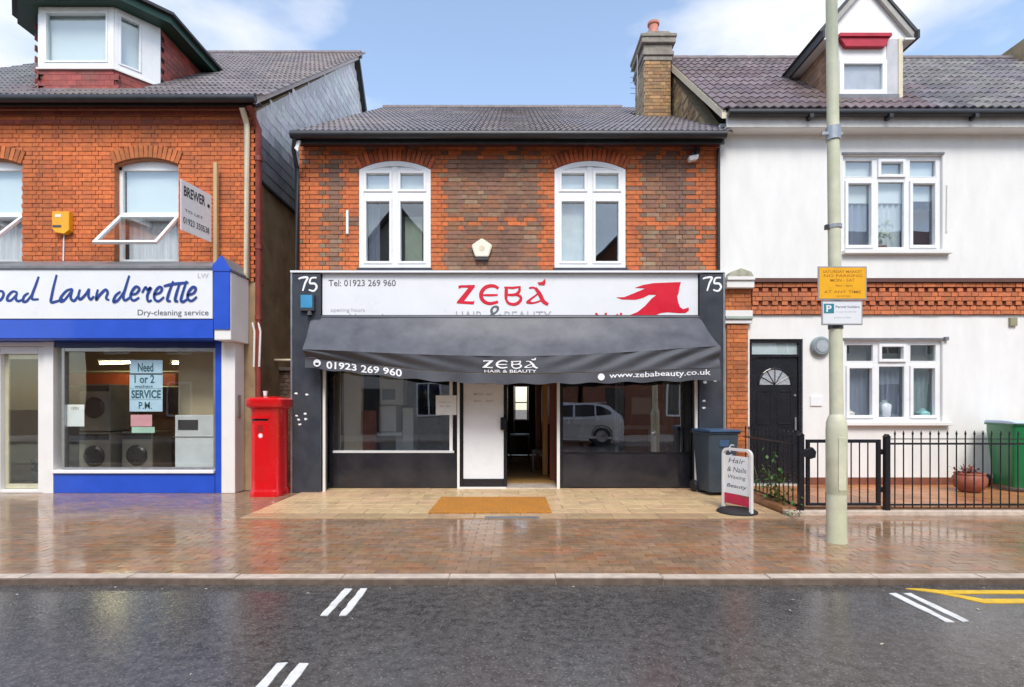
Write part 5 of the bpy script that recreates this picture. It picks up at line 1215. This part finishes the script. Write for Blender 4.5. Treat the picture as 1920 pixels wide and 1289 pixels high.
for s in (-1, 1): MB().box(s * .232 - .018, s * .232 + .018, -.02, .02, -.01, .002).build('foot', WHITE, t, local=True)

# ------------------------------------------------------------------ railings, gate
ry = -1.98
def picket(b, x, y, z0=.09, z1=1.06, r=.008):
    b.tube([(x, y, z0), (x, y, z1)], r, 6); b.lathe([(r * 1.5, z1), (r * 1.7, z1 + .02), (.002, z1 + .06)], (x, y, 0), 6); return b
def gate_post(root, x, y, h, w=.065):
    b = MB(); b.box(x - w / 2, x + w / 2, y - w / 2, y + w / 2, 0, h); b.prism([(x - w / 2 - .006, h), (x + w / 2 + .006, h), (x, h + .045)], y - w / 2 - .006, y + w / 2 + .006); return b.build('post', BLACK, root, bevel=.004)
t = thing('railing', 'long black metal railing in front of the white house, past the gate', 'railing', (8, ry, 0))
gate_post(t, 4.98, ry, 1.03)
for z in (.12, .93): MB().box(5.02, 12, ry - .012, ry + .012, z, z + .025).build('rail', BLACK, t)
MB().box(5.02, 12, ry - .006, ry + .006, 1.00, 1.012).build('rail', BLACK, t)
proto = picket(MB(), 0, 0).mesh('baluster', BLACK)
x = 5.09
while x < 12:
    o = bpy.data.objects.new('baluster', proto); COL.objects.link(o); o.parent = t; o.location = Vector((x, ry, 0)) - wl(t); o.rotation_euler = (0, random.uniform(-.004, .004), 0); x += .117
t = thing('side_railing', 'short black railing running back to the house between the pavement sign and the door', 'railing', (3.84, -1.1, 0))
def sidept(s): return (3.70 + .16 * min(1, (1 - s) * 1.0) if s > .5 else 3.86 - .0 * s, -1.96 + 1.7 * s, 0)
def sp_(s): a = s; return Vector((3.86 - .20 * math.exp(-((1 - a) * 4) ** 2) * 0 + .0, -1.93 + 1.72 * a, 0))
for z in (.10, .93):
    MB().tube([sp_(k / 8) + Vector((0, 0, z)) for k in range(9)], .013, 6).build('rail', BLACK, t)
for k in range(14):
    p = sp_((k + .5) / 14); o = bpy.data.objects.new('baluster', proto); COL.objects.link(o); o.parent = t; o.location = p - wl(t)
t = thing('garden_gate', 'low black metal gate with upright bars behind the lamp post', 'gate', (4.4, ry, 0))
gate_post(t, 3.84, ry, 1.05)
b = MB(); bars(b, [(3.91, 3.955, .12, 1.0), (4.845, 4.895, .12, 1.0), (3.955, 4.845, .12, .16), (3.955, 4.845, .955, 1.0)], ry - .02, ry + .02); b.build('frame', BLACK, t, bevel=.004)
for k in range(7):
    xx = 4.065 + k * .111; MB().tube([(xx, ry, .16), (xx, ry, .955)], .008, 6).build('bar', BLACK, t)
MB().prism([(3.87, .86), (3.98, .90), (4.03, .84), (4.02, .76), (3.95, .74), (3.87, .78)], ry - .035, ry + .03).build('latch', BLACK, t, bevel=.006)
for z in (.3, .8): MB().lathe([(.016, z), (.016, z + .07)], (4.915, ry, 0), 8).build('hinge', BLACK, t)

# ------------------------------------------------------------------ plants in the yard
def leaves(n, cx, cy, zf, sx, sy, sz, size):
    b = MB()
    for i in range(n):
        p = Vector((random.gauss(cx, sx), random.gauss(cy, sy), abs(random.gauss(0, sz)) + zf)); a = random.uniform(0, 6.28); e = random.uniform(-.3, 1.1)
        d = Vector((math.cos(a) * math.cos(e), math.sin(a) * math.cos(e), math.sin(e))); q = d.cross(Vector((.1, .2, 1))).normalized(); l = size * random.uniform(.6, 1.3)
        b.add([p, p + d * l * .5 + q * l * .28, p + d * l, p + d * l * .5 - q * l * .28], [(0, 1, 2, 3)])
    return b
t = thing('climbing_plant', 'thin green plant growing up the side railing by the black door', 'plant', (3.82, -1.3, .09))
b = MB()
for k in range(5):
    x0, y0 = 3.76 + random.uniform(-.05, .06), -1.75 + k * .22; b.tube([(x0, y0, .08), (x0 + random.uniform(-.05, .05), y0, .35), (x0 + random.uniform(-.06, .06), y0 + .03, random.uniform(.45, .75))], .006, 5)
b.build('stem', mat('plant_stem', (.10, .13, .04), .7), t)
leaves(200, 3.78, -1.45, .08, .05, .24, .26, .075).build('foliage', LEAF, t, recalc=False)
t = thing('flower_pot', 'round terracotta flower pot with dry reddish plant behind the railings', 'plant pot', (7.15, -.75, .11))
MB().lathe([(.13, .11), (.19, .17), (.22, .25), (.22, .32), (.19, .37), (.20, .38), (.195, .40), (.17, .40), (.16, .36)], (7.15, -.75, 0), 28).build('pot', TERRA, t, smooth=40)
leaves(60, 7.08, -.75, .38, .10, .07, .05, .07).build('foliage', LEAFR, t, recalc=False)
b = MB()
for k in range(9):
    a = k * .7; b.tube([(7.12, -.75, .36), (7.12 + .10 * math.cos(a), -.75 + .07 * math.sin(a), .48 + .03 * (k % 3))], .005, 5)
b.build('stem', mat('dry_stem', (.14, .07, .05), .8), t)
for kx, ky, n_ in ((3.66, -2.10, 26), (-3.6, -.18, 22), (4.95, -.06, 14)):
    tag(leaves(n_, kx, ky, .0, .06, .04, .04, .05).build('weeds', LEAF, None, recalc=False), kind='stuff')

# ------------------------------------------------------------------ lamp post and its signs
LX, LY = 3.46, -3.37
t = thing('lamp_post', 'tall pale green-grey lamp post with a thick base at the pavement edge', 'lamp post', (LX, LY, 0))
MB().lathe([(.106, -.01), (.100, .05), (.098, .10), (.096, .50), (.096, .52), (.102, .53), (.102, 1.20), (.097, 1.28), (.080, 1.33), (.066, 1.36)], (LX, LY, 0), 28).build('base', POST, t, smooth=40)
b = MB(); n = 20
prof = [(.066 - .012 * i / 12, 1.355 + (6.3 - 1.355) * i / 12) for i in range(13)]
sh = MB().lathe(prof, (0, 0, 0), n); sh.v = [(p[0] + LX - .012 * (p[2] - 1.355), p[1] + LY, p[2]) for p in sh.v]; sh.build('shaft', POST, t, smooth=40)
MB().box(LX - .04, LX + .04, LY - .105, LY - .098, .56, 1.12).build('access_door', POST, t, bevel=.003)
b = MB(); b.box(LX - .17, LX + .05, LY - .03, LY - .012, 4.33, 4.36); b.lathe([(.072, 4.28), (.072, 4.42)], (LX - .035, LY, 0), 20); b.build('bracket_band', STEEL, t)
MB().lathe([(.070, 3.34), (.070, 3.38)], (LX - .02, LY, 0), 20).build('strap', STEEL, t); MB().box(LX - .12, LX - .085, LY - .02, LY + .02, 3.33, 3.38).build('strap_bolt', APPLD, t)
MB().lathe([(.072, 2.27), (.072, 2.32)], (LX - .01, LY, 0), 20).build('strap', APPLD, t)
MB().tube([(LX - .06, LY, 6.28), (LX - .06, LY - .25, 6.5), (LX - .06, LY - .8, 6.55)], .035, 10).build('arm', POST, t, smooth=60)
MB().prism([(LY - 1.35, 6.50), (LY - 1.3, 6.62), (LY - .8, 6.66), (LY - .72, 6.55), (LY - .8, 6.48)], LX - .18, LX + .06, 'x').build('lantern', STEEL, t, bevel=.02)
sy = LY - .085
def sign(name, label, x0, x1, z0, z1, m, lines, edge):
    t = thing(name, label, 'sign', ((x0 + x1) / 2, sy, z0))
    MB().box(x0, x1, sy - .004, sy + .004, z0, z1).build('plate', edge, t, bevel=.002); MB().box(x0 + .014, x1 - .014, sy - .0065, sy - .0045, z0 + .014, z1 - .014).build('face', m, t)
    for (body, a, b_, c, d, mm) in lines: text('lettering', body, flat(x0 + (x1 - x0) * a, x0 + (x1 - x0) * b_, z0 + (z1 - z0) * c, z0 + (z1 - z0) * d, sy - .0072), mm, t)
    MB().box((x0 + x1) / 2 - .04, (x0 + x1) / 2 + .04, sy + .005, sy + .05, (z0 + z1) / 2 - .03, (z0 + z1) / 2 + .03).build('clip', STEEL, t)
    return t
BROWNINK = mat('brown_ink', (.40, .14, .005), .6)
sign('parking_sign', 'square yellow parking notice on the lamp post', X(1533, sy), X(1625, sy), Z(563, sy), Z(500, sy), SIGNYEL, [('SATURDAY MARKET', .10, .90, .80, .88, BROWNINK), ('NO PARKING', .12, .90, .68, .76, BROWNINK), ('MON - SAT', .25, .75, .54, .63, BROWNINK), ('8am - 6pm', .36, .70, .38, .46, BROWNINK), ('AT ANY TIME', .12, .88, .20, .28, BROWNINK), ('NO RETURN', .38, .66, .08, .14, BROWNINK)], SIGNGREY)
t = sign('parking_sign', 'small white permit sign with a teal square below the yellow notice', X(1540, sy), X(1617, sy), Z(610, sy), Z(564.5, sy), SIGNWHITE, [('Permit holders', .34, .92, .70, .80, GREYINK), ('or pay by phone', .34, .84, .50, .58, PALEINK), ('8.30am-6.30pm', .30, .72, .26, .34, PALEINK)], SIGNGREY)
xa, za = X(1540, sy), Z(610, sy); ww, hh = X(1617, sy) - xa, Z(564.5, sy) - za
MB().box(xa + .05 * ww, xa + .30 * ww, sy - .0075, sy - .0068, za + .48 * hh, za + .88 * hh).build('teal_square', mat('teal_print', (.03, .22, .28), .4), t)
text('lettering', 'P', flat(xa + .11 * ww, xa + .24 * ww, za + .54 * hh, za + .82 * hh, sy - .0082), SIGNWHITE, t)

# ------------------------------------------------------------------ far side of the street (seen mirrored in the windows)
MB().box(-60, 60, -16.2, -12.0, -.3, 0).build('far_pavement', CONC, kind='structure')
def far_house(x0, x1, eave, apex, yf, label, wallm, gable=True):
    t = thing('terraced_house', label, 'house', ((x0 + x1) / 2, yf, 0), group='houses across the street')
    yb = yf - 8; xm = (x0 + x1) / 2
    if gable: MB().prism([(x0, 0), (x0, eave), (xm, apex), (x1, eave), (x1, 0)], yb, yf).build('wall', wallm, t)
    else: MB().prism([(yf, 0), (yf, eave), ((yf + yb) / 2, apex), (yb, eave), (yb, 0)], x0, x1, 'x').build('wall', wallm, t)
    if gable:
        for s in (-1, 1):
            e = x0 - .3 if s < 0 else x1 + .3; k = (apex - eave) / (xm - x0); ez = eave - .3 * k
            MB().prism([(e, ez + .02), (xm, apex + .02), (xm, apex + .2), (e, ez + .2)], yb, yf + .35).build('roof', DECK, t)
    else:
        for s, ye in ((1, yf + .35), (-1, yb - .3)):
            k = (apex - eave) / 4; MB().prism([(ye, eave - .35 * k + .02), ((yf + yb) / 2, apex + .02), ((yf + yb) / 2, apex + .18), (ye, eave - .35 * k + .18)], x0, x1, 'x').build('roof', DECK, t)
    nw = max(1, int((x1 - x0) / 2.4)); 
    for fl in (0, 1):
        for k in range(nw):
            xc = x0 + (k + .5) * (x1 - x0) / nw; z = .9 + fl * 2.9
            if fl == 0 and k == 0:
                MB().box(xc - .45, xc + .45, yf + .004, yf + .05, .05, 2.2).build('door', BLACK, t); continue
            w = MB(); bars(w, [(xc - .6, xc - .52, z, z + 1.6), (xc + .52, xc + .6, z, z + 1.6), (xc - .52, xc + .52, z, z + .08), (xc - .52, xc + .52, z + 1.52, z + 1.6), (xc - .03, xc + .03, z + .08, z + 1.52)], yf + .003, yf + .08)
            o = w.build('window', UPVC, t); MB().box(xc - .52, xc + .52, yf + .02, yf + .03, z + .08, z + 1.52).build('pane', CARG, o)
FARB = mat('far_brick', (.22, .085, .05), .85, .25, 5, .4, 30)
far_house(-20, -8.2, 6.2, 9.0, -16.2, 'long brick house across the street beside the tall gable', FARB, False)
far_house(-8.1, -2.6, 7.4, 10.6, -15.8, 'tall gabled house across the street mirrored in the salon window', mat('far_grey_render', (.40, .38, .35), .85))
far_house(-2.5, 3.2, 5.6, 7.6, -16.2, 'low brick house across the street between two tall gables', FARB, False)
far_house(3.4, 9.5, 7.6, 10.8, -15.8, 'tall brick gabled house across the street facing the white house', FARB)
far_house(9.6, 24, 7.6, 10.9, -16.2, 'long rendered house at the end of the opposite row', RENDER, False)
t = thing('parked_car', 'silver estate car parked at the opposite kerb, mirrored in the salon window', 'car', (1.85, -10.9, -.05))
cy0, cy1 = -11.75, -9.98
body = [(-.42, .28), (-.42, .62), (-.35, .80), (.55, .98), (1.35, 1.02), (3.95, 1.05), (4.12, .98), (4.15, .55), (4.10, .28)]
MB().prism([(x, z - .05) for x, z in body], cy0, cy1).build('body', CARP, t, bevel=.05, seg=3, smooth=35)
rf_ = [(.75, .99, 0), (1.45, 1.50, .14), (1.9, 1.57, .16), (3.1, 1.56, .16), (3.6, 1.44, .14), (4.10, 1.03, 0)]
vs = [(x, y, z - .05) for x, z, i in rf_ for y in (cy0 + .05 + i, cy1 - .05 - i)]
fs = [(2 * k, 2 * k + 1, 2 * k + 3, 2 * k + 2) for k in range(5)] + [tuple(range(0, 12, 2)), tuple(range(11, 0, -2)), (0, 10, 11, 1)]
MB().add(vs, fs).build('cabin', CARP, t, bevel=.03, seg=2, smooth=35)
for (pts) in ([(1.12, 1.04), (1.55, 1.44), (2.25, 1.49), (2.25, 1.06)], [(2.33, 1.06), (2.33, 1.49), (3.05, 1.49), (3.05, 1.07)], [(3.12, 1.09), (3.12, 1.47), (3.30, 1.45), (3.66, 1.24), (3.66, 1.13)]):
    b = MB(); vs = [(x, cy1 - .05 - .16 * (z - 1.0) / .58 + .006, z - .05) for x, z in pts] + [(x, cy1 - .09 - .16 * (z - 1.0) / .58, z - .05) for x, z in pts]; n = len(pts)
    b.add(vs, [tuple(range(n)), tuple(range(2 * n - 1, n - 1, -1))] + [(i, n + i, n + (i + 1) % n, (i + 1) % n) for i in range(n)]).build('side_window', CARG, t)
for xx in (.45, 3.3):
    for yy, s in ((cy1 - .1, 1), (cy0 + .1, -1)):
        w = MB().lathe([(.02, -.11), (.33, -.11), (.345, -.06), (.345, .06), (.33, .11), (.02, .11)], (xx, yy, (.295)), 28, 'y').build('wheel', RUBBER, t, smooth=35)
        MB().lathe([(.04, 0), (.22, .01), (.225, .0)], (xx, yy + s * .112, (.295)), 20, 'y').build('rim', STEEL, w)
    for yy in (cy1,): MB().lathe([(.40, 0), (.40, .012), (.36, .012), (.36, 0)], (xx, yy - .002, .32), 28, 'y').build('wheel_arch', APPLD, t)
MB().box(-.35, 4.1, cy1 - .02, cy1 + .012, .2, .29).build('sill_trim', CARP, t)
for z_ in (.68,): MB().box(1.3, 3.2, cy1 - .01, cy1 + .008, z_, z_ + .03).build('side_moulding', STEEL, t)
MB().box(1.6, 3.5, cy1 - .28, cy1 - .24, 1.50, 1.53).build('roof_rail', STEEL, t)

def litter(n, x0, x1, y0, y1, z, size, m, name):
    b = MB()
    for i in range(n):
        x, y = random.uniform(x0, x1), y0 + (y1 - y0) * random.random() ** 2; a = random.uniform(0, 6.28); l = size * random.uniform(.5, 1.4); w_ = l * random.uniform(.25, .6)
        c_, s_ = math.cos(a), math.sin(a)
        b.add([(x + c_ * p - s_ * q, y + s_ * p + c_ * q, z + h) for p, q, h in ((-l, 0, 0), (0, -w_, .004), (l, 0, .001), (0, w_, .005))], [(0, 1, 2, 3)])
    tag(b.build(name, m, None, recalc=False), kind='stuff')
litter(90, -10, 10, -4.575, -4.72, -.049, .012, mat('brown_litter', (.16, .10, .05), .7, .3, 9), 'gutter_leaves')
litter(26, -6, 6, -4.6, -6.8, -.049, .014, mat('pale_litter', (.5, .46, .36), .7, .3, 9), 'pale_litter')
litter(24, -9, 9, -4.35, -2.4, .004, .012, mat('brown_litter', (.16, .10, .05), .7), 'pavement_litter')
